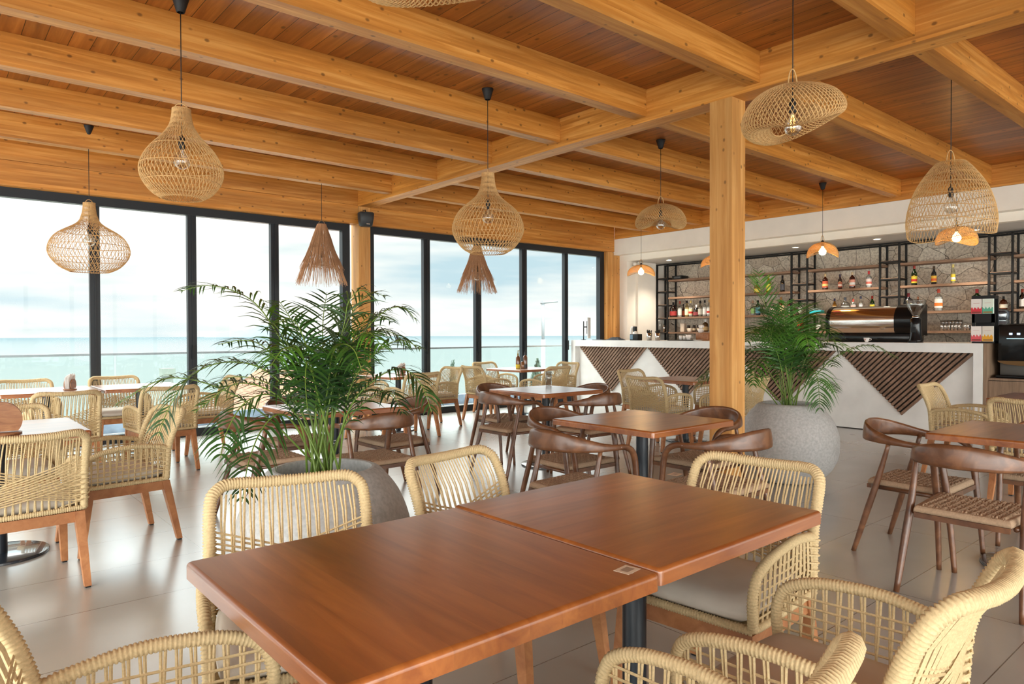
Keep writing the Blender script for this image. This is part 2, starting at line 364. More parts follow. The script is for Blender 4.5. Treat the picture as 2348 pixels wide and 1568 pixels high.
# ---- rest of the room behind the camera: glazed sides under the same beams
for nm, (x0, x1, y0, y1) in {'wall_left': (-3.5, -3.4, -5.4, 9.5), 'wall_back': (-3.4, 13.0, -5.5, -5.4)}.items():
    struct(nm, MB().box(x0, x1, y0, y1, 2.915, ZC+0.05), M['white'])
sw = MB(); sw.box(-3.46, -3.40, -5.4, 9.4, 0, 0.1).box(-3.46, -3.40, -5.4, 9.4, 2.82, 2.915)
for i in range(14): y = -5.4+i*1.13; sw.box(-3.46, -3.40, y, y+0.1, 0.1, 2.82)
struct('window_3', sw, M['frame'])
sw = MB(); sw.box(-3.4, 10.5, -5.46, -5.40, 0, 0.1).box(-3.4, 10.5, -5.46, -5.40, 2.82, 2.915)
for i in range(13): x = -3.4+i*1.13; sw.box(x, x+0.1, -5.46, -5.40, 0.1, 2.82)
struct('window_4', sw, M['frame'])
# ---- bar side: white bulkhead, plaster wall with the bar niche, stone back wall
wr = MB()
wr.box(10.585, 10.80, -5.4, 9.285, 2.853, 3.165)          # projecting bulkhead
wr.box(10.77, 10.90, 9.10, 9.50, 0, 2.853)                # pier left of the niche
wr.box(10.77, 10.90, -5.4, 9.10, 2.733, 2.853)            # lintel over the niche
wr.box(10.90, 12.2, 9.10, 9.5, 0, 2.9)                    # left cheek of the niche
wr.box(10.765, 13.0, -5.4, 9.5, 3.165, ZC)
struct('wall_right', wr, M['white'])
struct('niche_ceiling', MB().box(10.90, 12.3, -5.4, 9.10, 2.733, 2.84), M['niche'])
struct('trim_1', MB().box(11.05, 11.62, 9.045, 9.099, 0, 2.732), M['white'])
def stonemat():
    m, nt, b = newmat('crazy_stone_cladding'); L_ = nt.links
    t = nd(nt, 'TexCoord'); mp = nd(nt, 'Mapping', Scale=(1, 1, 1)); L_.new(t.outputs['Object'], mp.inputs[0])
    nz_ = nd(nt, 'TexNoise', Scale=2.5, Detail=2.0); L_.new(mp.outputs[0], nz_.inputs[0])
    va = nd(nt, 'VectorMath', operation='MULTIPLY_ADD'); L_.new(nz_.outputs['Color'], va.inputs[0]); va.inputs[1].default_value = (0.12, 0.12, 0.12); L_.new(mp.outputs[0], va.inputs[2])
    v1 = nd(nt, 'TexVoronoi', Scale=3.6, feature='DISTANCE_TO_EDGE'); L_.new(va.outputs[0], v1.inputs[0])
    v2 = nd(nt, 'TexVoronoi', Scale=3.6); L_.new(va.outputs[0], v2.inputs[0])
    z = nd(nt, 'TexNoise', Scale=28.0, Detail=6.0, Roughness=0.75); L_.new(mp.outputs[0], z.inputs[0])
    r = nd(nt, 'ValToRGB'); e = r.color_ramp.elements; e[0].position = 0.32; e[0].color = (0.36, 0.30, 0.245, 1); e[1].position = 0.55; e[1].color = (0.72, 0.66, 0.57, 1); L_.new(z.outputs['Fac'], r.inputs[0])
    hs = nd(nt, 'ValToRGB'); h0 = hs.color_ramp.elements; h0[0].color = (0.82, 0.76, 0.70, 1); h0[1].color = (1.12, 1.12, 1.1, 1)
    s3 = nd(nt, 'SeparateXYZ'); L_.new(v2.outputs['Color'], s3.inputs[0]); L_.new(s3.outputs[0], hs.inputs[0])
    mu = nd(nt, 'Mix', data_type='RGBA', blend_type='MULTIPLY'); mu.inputs[0].default_value = 1; L_.new(r.outputs[0], mu.inputs[6]); L_.new(hs.outputs[0], mu.inputs[7])
    g = nd(nt, 'ValToRGB'); ge = g.color_ramp.elements; ge[0].position = 0.003; ge[1].position = 0.013; ge[0].color = (0.10, 0.09, 0.08, 1); ge[1].color = (1, 1, 1, 1); L_.new(v1.outputs['Distance'], g.inputs[0])
    m2 = nd(nt, 'Mix', data_type='RGBA', blend_type='MULTIPLY'); m2.inputs[0].default_value = 1; L_.new(mu.outputs[2], m2.inputs[6]); L_.new(g.outputs[0], m2.inputs[7])
    L_.new(m2.outputs[2], b.inputs['Base Color']); setc(b, Roughness=0.85)
    bp = nd(nt, 'Bump', Strength=0.6, Distance=0.02); L_.new(m2.outputs[2], bp.inputs['Height']); L_.new(bp.outputs[0], b.inputs['Normal'])
    return m
M['stone'] = stonemat()
struct('wall_stone', MB().box(12.03, 12.2, -5.4, 9.10, 0, 2.733), M['stone'])
struct('wall_far', MB().box(12.2, 13.0, -5.4, 9.5, 0, 3.2), M['white'])
spotm = plain('spot_lens', (1, 1, 1), 0.4, emit=(1.0, 0.86, 0.66), estr=14)
for i, (px, py) in enumerate(((1534, 596), (1824, 567), (2011, 548), (2236, 527))):
    p = onz(px, py, 2.733)
    o = empty('recessed_spotlight', (p.x, p.y, 2.733))
    tag(o, ['recessed spotlight at the far left of the niche ceiling, left of the wooden post', 'recessed spotlight in the bar niche ceiling just right of the wooden post', 'recessed spotlight in the bar niche ceiling above the coffee machine', 'recessed spotlight in the bar niche ceiling seen behind the bell-shaped rattan pendant'][i], 'light', 'recessed spotlights over the bar shelves')
    MB().lathe([(0.062, 0.0), (0.062, -0.006), (0.048, -0.006), (0.048, 0.0)], 20).build('rim', M['white'], o)
    MB().lathe([(0.0005, -0.003), (0.048, -0.003)], 20).build('lens', spotm, o)
    l = bpy.data.lights.new('spotlight_lamp', 'SPOT'); l.energy = 75; l.color = (1, 0.86, 0.68); l.spot_size = 1.9; l.spot_blend = 0.8; l.shadow_soft_size = 0.05
    lo = bpy.data.objects.new('spotlight_lamp', l); COL.objects.link(lo); lo.parent = o; lo.location = (0, 0, -0.03)
# ---- central wooden post with its pencilled marks
MB().box(4.915, 5.105, 3.075, 3.28, 0.0, ZG-0.001).build('timber_post', M['post'])
tag(bpy.data.objects['timber_post'], 'tall square pine post in the middle of the room in front of the bar', 'post')
# ================================================================ OUTSIDE
deckm = plain('white_terrace_tile', (0.5, 0.5, 0.49), 0.6)
struct('terrace', MB().box(-8, 16, 9.5, 10.75, -0.25, -0.03), deckm)
br = MB(); br.box(-8, 16, 10.585, 10.635, 1.015, 1.045)
bo = br.build('glass_balustrade', M['steel']); bo.data.materials[0] = plain('rail_steel', (0.25, 0.28, 0.30), 0.35, metal=0.6)
tag(bo, 'glass balustrade with a thin grey handrail along the terrace outside the windows', 'balustrade')
MB().box(-8, 16, 10.57, 10.65, -0.03, 0.15).build('base_channel', plain('blue_grey_channel', (0.22, 0.30, 0.40), 0.4, noise=0.5, scale=3), bo)
gl = MB(); xx = -8.0
while xx < 16: gl.box(xx, xx+1.98, 10.603, 10.617, 0.15, 1.015); xx += 2.0
gl.build('glass_panel', M['balglass'], bo)
def seamat():
    m, nt, b = newmat('sea_water'); L_ = nt.links
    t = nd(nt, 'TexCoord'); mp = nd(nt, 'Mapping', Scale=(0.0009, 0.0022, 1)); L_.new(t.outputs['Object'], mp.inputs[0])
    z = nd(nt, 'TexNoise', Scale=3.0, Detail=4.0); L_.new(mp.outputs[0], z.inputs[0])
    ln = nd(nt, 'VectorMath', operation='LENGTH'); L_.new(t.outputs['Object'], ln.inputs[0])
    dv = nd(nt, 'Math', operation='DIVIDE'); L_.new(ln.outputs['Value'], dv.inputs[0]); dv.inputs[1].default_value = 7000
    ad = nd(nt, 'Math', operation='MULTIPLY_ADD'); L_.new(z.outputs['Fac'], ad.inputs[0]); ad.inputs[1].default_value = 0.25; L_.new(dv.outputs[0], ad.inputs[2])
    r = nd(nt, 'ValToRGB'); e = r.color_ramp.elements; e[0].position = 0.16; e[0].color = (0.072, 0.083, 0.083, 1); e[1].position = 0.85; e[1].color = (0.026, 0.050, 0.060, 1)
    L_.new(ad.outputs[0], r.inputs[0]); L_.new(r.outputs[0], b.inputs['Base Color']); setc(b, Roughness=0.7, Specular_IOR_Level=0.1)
    return m
sea = MB().add([(-2600, 130, -30), (7700, 130, -30), (7700, 2500, -30), (6200, 5300, -30), (4000, 7100, -30), (1500, 8000, -30), (-2600, 8000, -30)], [(0, 1, 2, 3, 4, 5, 6)])
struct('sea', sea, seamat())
hill = MB(); base = ray(465, 770); pts = []
hv = []; hf = []
prof = [(468, 0), (490, 6), (515, 10), (545, 14), (575, 17), (600, 26), (640, 24), (670, 14), (700, 4), (715, 0)]
for px, hh in prof:
    d = ray(px, 775); d.z = 0; d.normalize(); a = d*7000; b_ = d*7600; hv += [(a.x, a.y, -30), (a.x+d.x*300, a.y+d.y*300, -30+hh*4.6), (b_.x, b_.y, -30)]
for i in range(len(prof)-1):
    a = i*3; hf += [(a, a+3, a+4, a+1), (a+1, a+4, a+5, a+2)]
hill.add(hv, hf, True)
struct('hill', hill, plain('hazy_hill', (0.05, 0.07, 0.08), 0.9))
struct('ground', MB().box(-30, 80, 11.0, 62, -7.4, -7.0), plain('ground_scrub', (0.14, 0.15, 0.12), 0.9, noise=0.4, scale=0.8))
# orange tiled hip roof on a pale house below the terrace
rm, rnt, rb = newmat('terracotta_roof'); t_ = nd(rnt, 'TexCoord'); wv = nd(rnt, 'TexWave', Scale=1.6, Distortion=1.0); rnt.links.new(t_.outputs['Object'], wv.inputs[0])
rr_ = nd(rnt, 'ValToRGB'); rr_.color_ramp.elements[0].color = (0.145, 0.055, 0.030, 1); rr_.color_ramp.elements[1].color = (0.18, 0.078, 0.045, 1); rnt.links.new(wv.outputs['Fac'], rr_.inputs[0]); rnt.links.new(rr_.outputs[0], rb.inputs['Base Color']); setc(rb, Roughness=0.85)
def roofpt(px, py, dep): return ond(px, py, dep)
h1 = empty('house', tuple(roofpt(640, 900, 27).to_2d())+(-7.0,))
ev = [roofpt(420, 930, 24), roofpt(905, 960, 21), roofpt(930, 890, 32), roofpt(600, 880, 36)]
for p in ev: p.z = -1.9
rg = [roofpt(590, 842, 28.5), roofpt(740, 842, 27.5)]
for p in rg: p.z = -0.15
off = Vector(h1.location); ev = [p-off for p in ev]; rg = [p-off for p in rg]
MB().add(ev+rg, [(0, 1, 5, 4), (1, 2, 5), (2, 3, 4, 5), (3, 0, 4), (3, 2, 1, 0)]).build('roof', rm, h1)
lo_ = [p*0.96 for p in ev]; low = [Vector((p.x, p.y, 0.0)) for p in lo_]; up_ = [Vector((p.x, p.y, ev[0].z)) for p in lo_]
MB().hexa(low, up_).build('wall', M['white'], h1)
tag(h1, 'house with an orange tiled hip roof below the terrace, seen behind the big palm', 'house')
c1 = ond(384, 880, 16); h2 = empty('rooftop_vent', (c1.x, c1.y, -7.0))
MB().box(-0.45, 0.45, -0.3, 0.5, 0, c1.z+7.0-0.02).build('vent_base', plain('vent_plinth', (0.16, 0.17, 0.16), 0.8), h2)
z0 = c1.z+7.0
MB().box(-0.10, 0.10, -0.10, 0.10, z0-0.02, z0+0.18).build('stack', plain('vent_grey', (0.10, 0.11, 0.10), 0.8), h2)
MB().box(-0.14, 0.14, -0.14, 0.14, z0+0.18, z0+0.36).build('cowl', plain('vent_cowl', (0.12, 0.135, 0.12), 0.8), h2)
tag(h2, 'small pale square vent stack outside, left of the big palm', 'vent')
treem = plain('cypress_foliage', (0.03, 0.05, 0.036), 0.9, noise=0.5, scale=2)
for (px, py, dep, hw, lab) in ((1038, 834, 34, 13, 'slim dark cypress tree seen through the window left of the corner table'), (1233, 828, 48, 16, 'pale grey-green treetop outside behind the oil bottles')):
    p = ond(px, py, dep); H_ = p.z+7.0; R_ = hw/F*dep*1.15
    o = empty('cypress_tree' if hw < 15 else 'garden_tree', (p.x, p.y, -7.0)); rng = random.Random(px)
    fo = MB()
    for i in range(1500):
        t = rng.random()**1.2; a = rng.random()*2*PI; rr = R_*min(1.0, (1-t)*2.6 if hw < 15 else math.sin(PI*min(1, (1-t)*3.2)/2))*rng.uniform(0.75, 1.05)
        z_ = H_*(0.12+0.88*t); c = Vector((rr*math.cos(a), rr*math.sin(a), z_)); s_ = 0.16
        fo.add([c+Vector((rng.uniform(-s_, s_)*.6, rng.uniform(-s_, s_)*.6, rng.uniform(-s_, s_)*1.5)) for _ in range(3)], [(0, 1, 2)])
    core = [(R_*0.75*min(1.0, (1-t/10)*2.4), H_*(0.12+0.86*t/10)) for t in range(11)]
    fo.lathe(core, 10); fo.build('foliage', treem, o); MB().tube([(0, 0, 0), (0, 0, H_*0.3)], 0.12, 8).build('trunk', plain('bark', (0.14, 0.10, 0.07), 0.9), o)
    tag(o, lab, 'tree')
lp = ond(1245, 693, 26); o = empty('street_lamp', (lp.x, lp.y, -7.0)); lm = plain('lamp_grey', (0.13, 0.15, 0.16), 0.5)
H_ = lp.z+7.0; zt = ond(1245, 778, 26).z+7.0
MB().tube([(0, 0, 0), (0, 0, zt)], 0.085, 10).tube([(0, 0, zt), (0, 0, H_)], 0.055, 10).build('pole', lm, o)
dx = ex*0.55; MB().box(-0.07, 0.07, -0.07, 0.07, H_-0.05, H_+0.05).tube([(-ex.x*.1, -ex.y*.1, H_-0.02), (dx.x, dx.y, H_+0.04)], (lambda i: (0.10, 0.045)), 8).build('lamp_head', lm, o)
tag(o, 'grey street lamp on a tall pole standing outside the right-hand window', 'lamp')
# ================================================================ BAR
XF, XP = 9.45, 9.56
b0 = empty('bar_counter', (9.8, 6.0, 0))
def bx(mb, x0, x1, y0, y1, z0, z1): return mb.box(x0-9.8, x1-9.8, y0-6.0, y1-6.0, z0, z1)
BT = 1.165
bx(MB(), XF, 10.25, 2.615, 9.36, 1.05, BT).build('countertop', M['bar'], b0)
bx(MB(), XF, 10.2, 9.255, 9.36, 0, 1.05).build('end_panel', M['bar'], b0)
bx(MB(), XF, 10.2, 2.615, 2.71, 0, 1.05).build('end_panel', M['bar'], b0)
bx(MB(), XP, XP+0.08, 2.71, 9.255, 0.012, 1.05).build('front_panel', M['bar'], b0)
bx(MB(), XP+0.08, 10.2, 2.71, 9.255, 0.0, 0.3).build('carcass', M['dark'], b0)
# four inverted triangles of diagonal slats
def clip(poly, a, b, c):          # keep a*y+b*z<=c
    o = []
    for i in range(len(poly)):
        p, q = poly[i], poly[(i+1) % len(poly)]; dp = a*p[0]+b*p[1]-c; dq = a*q[0]+b*q[1]-c
        if dp <= 0: o.append(p)
        if dp*dq < 0: t = dp/(dp-dq); o.append((p[0]+(q[0]-p[0])*t, p[1]+(q[1]-p[1])*t))
    return o
tris = [(9.235, 7.62), (7.61, 6.0), (5.98, 4.36), (4.335, 2.715)]
for (ya, yb) in tris:
    zt = 1.048; ym = (ya+yb)/2; za = zt-(ya-yb)/2
    bd = MB(); poly = [(ya, zt), (ym, za), (yb, zt)]
    bd.prism([(p[0]-6.0, p[1]) for p in poly], 0, XP-0.006-9.8, XP-9.8+0.002)
    o = bd.build('slat_triangle', M['dark'], b0, fix=True)
    sl = MB(); s = 0.0; pitch = 0.0515
    # slats run parallel to the right-hand edge: direction (-1, 1); the coordinate across them is (y+z)
    c0 = yb+zt
    k = 0
    while c0+k*pitch*math.sqrt(2) < ya+zt:
        lo = c0+k*pitch*math.sqrt(2); hi = lo+0.0305*math.sqrt(2)
        q = clip(clip(poly, 1, 1, hi), -1, -1, -lo)
        if len(q) > 2: sl.prism([(p[0]-6.0, p[1]) for p in q], 0, XP-0.030-9.8, XP-0.006-9.8)
        k += 1
    sl.build('slats', M['slat'], o, fix=True)
tag(b0, 'long white bar counter with four triangles of dark diagonal slats', 'bar counter')
# ---- side cabinet with the drinks machine
c0 = empty('side_cabinet', (9.9, 2.0, 0))
MB().box(-0.44, 0.35, 0.575, 0.61, 0, 1.165).build('side_panel', M['cabinet'], c0)
MB().box(-0.40, 0.35, -1.6, 0.575, 0.735, 0.76).box(-0.38, 0.35, -1.6, 0.575, 0.0, 0.10).build('cabinet_top', M['cabinet'], c0)
for i in range(3): MB().box(-0.40, -0.38, 0.572-0.72*(i+1)+0.006, 0.572-0.72*i, 0.10, 0.728).build('door', M['cabinet'], c0)
MB().box(-0.375, 0.35, -1.6, 0.573, 0.10, 0.734).build('carcass', M['dark'], c0)
MB().box(0.30, 0.35, -1.6, 0.573, 0.762, 1.40).build('back_panel', M['black'], c0)
tag(c0, 'brown wood cabinet beside the right end of the bar, carrying the black drinks machine', 'cabinet')
d0 = empty('drinks_machine', (9.80, 2.22, 0.762))
MB().rbox(-0.19, 0.22, -0.29, 0.29, 0.19, 0.625, 0.02).build('body', M['blackgloss'], d0)
MB().rbox(-0.10, 0.22, -0.29, 0.29, 0.03, 0.19, 0.01).build('recess_back', plain('machine_grey', (0.10, 0.095, 0.085), 0.4), d0)
MB().rbox(-0.24, 0.22, -0.30, 0.30, 0.0, 0.035, 0.012).build('drip_tray', M['blackgloss'], d0)
ar = [(0.29*math.cos(a), 0.20-0.055*math.sin(a)) for a in [PI*i/16 for i in range(17)]]
MB().prism(ar, 0, -0.192, -0.17).build('front_apron', plain('machine_bronze', (0.16, 0.085, 0.03), 0.3, metal=0.6), d0, fix=True)
MB().box(-0.1935, -0.19, -0.02, 0.20, 0.455, 0.462).build('light_bar', plain('cyan_light', (0.3, 0.6, 0.7), 0.4, emit=(0.5, 0.85, 1.0), estr=0.9), d0)
for yy in (0.16, 0.085, 0.01):
    MB().box(-0.1935, -0.19, yy-0.016, yy+0.016, 0.50, 0.525).build('button', plain('button_light', (0.5, 0.6, 0.8), 0.4, emit=(0.6, 0.75, 1.0), estr=0.7), d0)
for yy in (0.10, 0.0, -0.1): MB().lathe([(0.012, 0), (0.018, 0.035)], 10, (-0.13, yy, 0.158), capb=True).build('nozzle', M['steel'], d0)
tag(d0, 'big black drinks dispenser with lit buttons on the cabinet right of the bar', 'drinks machine')
w0 = empty('water_bottle', (10.07, 2.615, 1.166)); wm = glassy('blue_bottle', (0.55, 0.68, 0.82), 0.14, 0.1)
MB().lathe([(0.02, 0.002), (0.10, 0.005), (0.108, 0.03), (0.108, 0.13), (0.10, 0.14), (0.108, 0.15), (0.108, 0.26), (0.10, 0.27), (0.108, 0.28), (0.108, 0.36), (0.10, 0.395), (0.06, 0.41), (0.0005, 0.412)], 24).build('bottle_body', wm, w0)
MB().lathe([(0.109, 0.05), (0.1095, 0.05), (0.1095, 0.085), (0.109, 0.085)], 24).build('dark_band', plain('blue_band', (0.03, 0.05, 0.14), 0.4), w0)
tag(w0, 'large translucent blue water bottle standing behind the tea box stand', 'water bottle')
# ---- metal shelf rack behind the bar
XS0, XS1 = 11.68, 11.98
r0 = empty('bar_shelf_rack', (11.83, 6.0, 0)); pw = 0.028
def rb_(mb, x0, x1, y0, y1, z0, z1): return mb.box(x0-11.83, x1-11.83, y0-6.0, y1-6.0, z0, z1)
lad = [(9.065, 8.80), (7.61, 7.33), (6.135, 5.85), (4.652, 4.365), (3.162, 2.88), (1.67, 1.39)]
for i, (ya, yb) in enumerate(lad):
    f = MB()
    for y in (ya, yb):
        for x in (XS0, XS1-pw): rb_(f, x, x+pw, y-pw/2, y+pw/2, 0.85, 2.70)
    f.build('upright_frame', M['black'], r0)
    for z in (2.43, 2.155, 1.878, 1.605, 1.317):
        g = MB(); rb_(g, XS0, XS1, yb, ya, z-0.030, z-0.008); g.build('rung', M['black'], r0)
        g = MB(); rb_(g, XS0+0.006, XS1-0.006, yb, ya, z-0.010, z-0.001); g.build('ladder_shelf', M['shelf'], r0)
for i in range(6):
    ya = lad[i][1]+pw/2+0.0; yb = lad[i+1][0]-pw/2 if i < 5 else 0.2
    for z in (2.382, 2.025, 1.62, 1.317):
        g = MB(); rb_(g, XS0+0.01, XS1-0.0, yb, ya+(0.27 if False else 0), z-0.035, z); g.build('shelf_board', M['shelf'], r0)
g = MB(); rb_(g, XS0, XS0+pw, 0.2, 9.08, 2.69, 2.715); rb_(g, XS1-pw, XS1, 0.2, 9.08, 2.69, 2.715); g.build('top_rail', M['black'], r0)
rb_(MB(), 11.45, 12.0, 0.2, 9.0, 0.80, 0.85).build('back_counter', plain('dark_counter', (0.05, 0.045, 0.04), 0.4), r0)
tag(r0, 'black metal rack with brown wooden shelves along the stone wall behind the bar', 'shelf rack')
# ---- bottles
def sub(c, k): return tuple(min(1, x*k) for x in c)
bm_cache = {}
def bmat(c, glass):
    k = (c, glass)
    if k not in bm_cache:
        if glass: bm_cache[k] = glassy('bottle_glass', c, 0.14, 0.05)
        else: bm_cache[k] = plain('bottle_colour', c, 0.18)
    return bm_cache[k]
SHAPES = {'tall': [(0.0005, 0), (0.034, 0.0), (0.037, 0.006), (0.037, 0.16), (0.034, 0.185), (0.017, 0.215), (0.014, 0.26)],
          'square': [(0.0005, 0), (0.040, 0.0), (0.042, 0.006), (0.042, 0.165), (0.036, 0.18), (0.016, 0.20), (0.014, 0.235)],
          'squat': [(0.0005, 0), (0.050, 0.0), (0.056, 0.01), (0.058, 0.10), (0.048, 0.145), (0.018, 0.165), (0.015, 0.19)],
          'slim': [(0.0005, 0), (0.028, 0.0), (0.031, 0.006), (0.031, 0.17), (0.026, 0.20), (0.013, 0.235), (0.012, 0.27)]}
def bottle(px, z, hpx, col, lab, cap, label, glass=True, shape='tall', group=None, lab2=None, X=11.80):
    p = onx(px, 700, X); hh = hpx*((p-C0).dot(ez))/F
    prof = SHAPES[shape]; s = hh/(prof[-1][1]+0.03); sr = s if s < 1.25 else 1.25
    o = empty('liquor_bottle', (X, p.y, z+0.001))
    pr = [(r*sr, zz*s) for r, zz in prof]
    MB().lathe(pr, 16).build('glass_body', bmat(col, glass), o)
    if glass: MB().lathe([(r*0.9 if r > 0.001 else r, zz+0.003) for r, zz in pr[:4]]+[(0.0005, pr[3][1]*0.97)], 12).build('liquid', plain('liquid', sub(col, 0.75), 0.2), o)
    r = pr[3][0]+0.0012; zt = pr[3][1]
    MB().lathe([(r, zt*0.22), (r, zt*0.86)], 16).build('paper_label', plain('label', lab, 0.6), o)
    if lab2: MB().lathe([(r+0.0008, zt*0.36), (r+0.0008, zt*0.58)], 16).build('label_emblem', plain('label2', lab2, 0.6), o)
    MB().lathe([(0.017*sr, pr[-1][1]-0.02), (0.017*sr, hh), (0.0005, hh+0.001)], 12).build('cap', plain('cap', cap, 0.4), o)
    tag(o, label, 'bottle', group)
    return o
AMB = (0.42, 0.13, 0.02); CLR = (0.86, 0.88, 0.88); GRN = (0.04, 0.30, 0.07); YEL = (0.85, 0.66, 0.05); WHT = (0.85, 0.83, 0.78); RED = (0.60, 0.03, 0.02); BLK = (0.012, 0.012, 0.015); CRM = (0.80, 0.74, 0.52)
G1, G2, G3, G4, G5 = 'bottles on the second shelf above the coffee machine', 'bottles on the second shelf right of the coffee machine', 'bottles on the low shelf behind the coffee machine', 'bottles on the shelf left of the wooden post', 'bottles on the shelf right of the wooden post'
bottle(1892, 2.025, 37, AMB, (0.70, 0.12, 0.05), (0.75, 0.55, 0.3), 'amber whisky bottle with red label, leftmost on the second shelf above the coffee machine', True, 'square', G1, (0.85, 0.6, 0.2))
bottle(1926, 2.025, 34, (0.30, 0.06, 0.02), (0.45, 0.12, 0.06), (0.05, 0.03, 0.06), 'dark red-brown bottle between two amber whisky bottles above the coffee machine', True, 'tall', G1, (0.8, 0.6, 0.5))
bottle(1954, 2.025, 38, AMB, (0.80, 0.35, 0.25), (0.7, 0.55, 0.35), 'tall amber bottle with pinkish label, third along the second shelf above the coffee machine', True, 'square', G1, WHT)
bottle(1992, 2.025, 38, CLR, (0.85, 0.75, 0.72), (0.75, 0.08, 0.08), 'clear gin bottle with pale label and red cap above the coffee machine', True, 'square', G1, (0.75, 0.2, 0.15))
bottle(2096, 2.025, 45, GRN, YEL, (0.35, 0.05, 0.04), 'green bottle with a yellow label on the second shelf beside the tall rattan pendant', True, 'tall', G2, RED)
bottle(2141, 2.025, 42, BLK, (0.85, 0.50, 0.05), (0.08, 0.05, 0.03), 'black bottle with a yellow and orange label on the second shelf', False, 'tall', G2, (0.75, 0.12, 0.03))
bottle(2185, 2.025, 44, (0.85, 0.85, 0.72), YEL, (0.85, 0.70, 0.25), 'clear bottle with yellow label and gold cap, last on the second shelf', True, 'slim', G2, WHT)
bottle(1913.6, 1.62, 34, (0.75, 0.55, 0.15), (0.75, 0.62, 0.35), (0.04, 0.04, 0.10), 'yellowish bottle with dark cap behind the left end of the coffee machine', True, 'tall', G3)
bottle(1938, 1.62, 36, CLR, (0.75, 0.82, 0.80), (0.10, 0.12, 0.16), 'clear round-shouldered bottle with silver label behind the coffee machine', True, 'squat', G3)
bottle(1956.6, 1.62, 32, CLR, (0.85, 0.62, 0.58), (0.65, 0.08, 0.06), 'clear bottle with pink label and red cap behind the coffee machine', True, 'square', G3)
bottle(1973.6, 1.62, 38, CLR, (0.70, 0.74, 0.80), (0.10, 0.12, 0.20), 'slim clear bottle with dark cap behind the coffee machine', True, 'slim', G3)
bottle(2000, 1.62, 38, GRN, YEL, (0.45, 0.04, 0.03), 'green bottle with yellow label behind the right half of the coffee machine', True, 'tall', G3, RED)
bottle(2083, 1.62, 42, BLK, (0.35, 0.34, 0.32), (0.25, 0.04, 0.05), 'black bottle just behind the coffee grinder hopper', False, 'squat', G3)
bottle(2105, 1.62, 34, (0.35, 0.12, 0.03), (0.5, 0.3, 0.12), (0.25, 0.1, 0.05), 'small brown bottle behind the right rim of the grinder hopper', True, 'slim', G3)
bottle(2152, 1.62, 50, CLR, (0.85, 0.80, 0.76), (0.60, 0.10, 0.06), 'tall clear bottle with an orange circle on its label, right of the grinder', True, 'square', G3, (0.85, 0.20, 0.03))
bottle(2240, 1.62, 48, GRN, WHT, (0.50, 0.05, 0.06), 'green gin bottle with white label above the tea box stand', True, 'squat', G3)
bottle(2301, 1.62, 30, (0.60, 0.25, 0.08), (0.75, 0.68, 0.55), (0.03, 0.03, 0.03), 'squat whisky decanter with black stopper above the drinks machine', True, 'squat', G3)
bottle(2344, 1.62, 46, (0.10, 0.035, 0.015), WHT, (0.30, 0.04, 0.02), 'dark brown bottle with white label at the right edge of the photo', True, 'tall', G3)
for px, h_, c, l_, cp, s_, t_ in ((1544, 34, (0.28, 0.015, 0.02), (0.35, 0.03, 0.03), BLK, 'squat', 'dark red squat bottle, first on the shelf at the left end of the bar'), (1559, 36, CLR, (0.70, 0.72, 0.66), (0.35, 0.06, 0.04), 'tall', 'clear bottle with white label and red cap, second from the left on the bar shelf'),
        (1567, 30, (0.30, 0.03, 0.02), (0.65, 0.10, 0.03), BLK, 'slim', 'thin red-labelled bottle half behind the cream bottle'), (1575, 37, CRM, (0.82, 0.78, 0.58), BLK, 'tall', 'cream-coloured bottle with a pouring spout on the left bar shelf'),
        (1584, 37, CLR, (0.75, 0.72, 0.45), (0.80, 0.65, 0.25), 'tall', 'clear bottle with yellow and red label right of the cream bottle'), (1597, 27, (0.03, 0.01, 0.01), (0.28, 0.05, 0.06), WHT, 'squat', 'small black bottle with white cap on the left bar shelf'),
        (1605.6, 36, (0.62, 0.62, 0.58), (0.50, 0.50, 0.45), BLK, 'tall', 'greyish bottle right of the small black bottle'), (1616, 37, CLR, (0.80, 0.82, 0.82), BLK, 'tall', 'clear bottle with white label and black cap left of the wooden post'),
        (1626, 38, CLR, (0.80, 0.78, 0.76), (0.6, 0.4, 0.2), 'tall', 'white bottle with a red stripe, cut by the left edge of the wooden post')):
    bottle(px, 1.62, h_, c, l_, cp, t_, True, s_, G4, RED if px in (1584, 1626) else None, 11.90 if px == 1567 else 11.79)
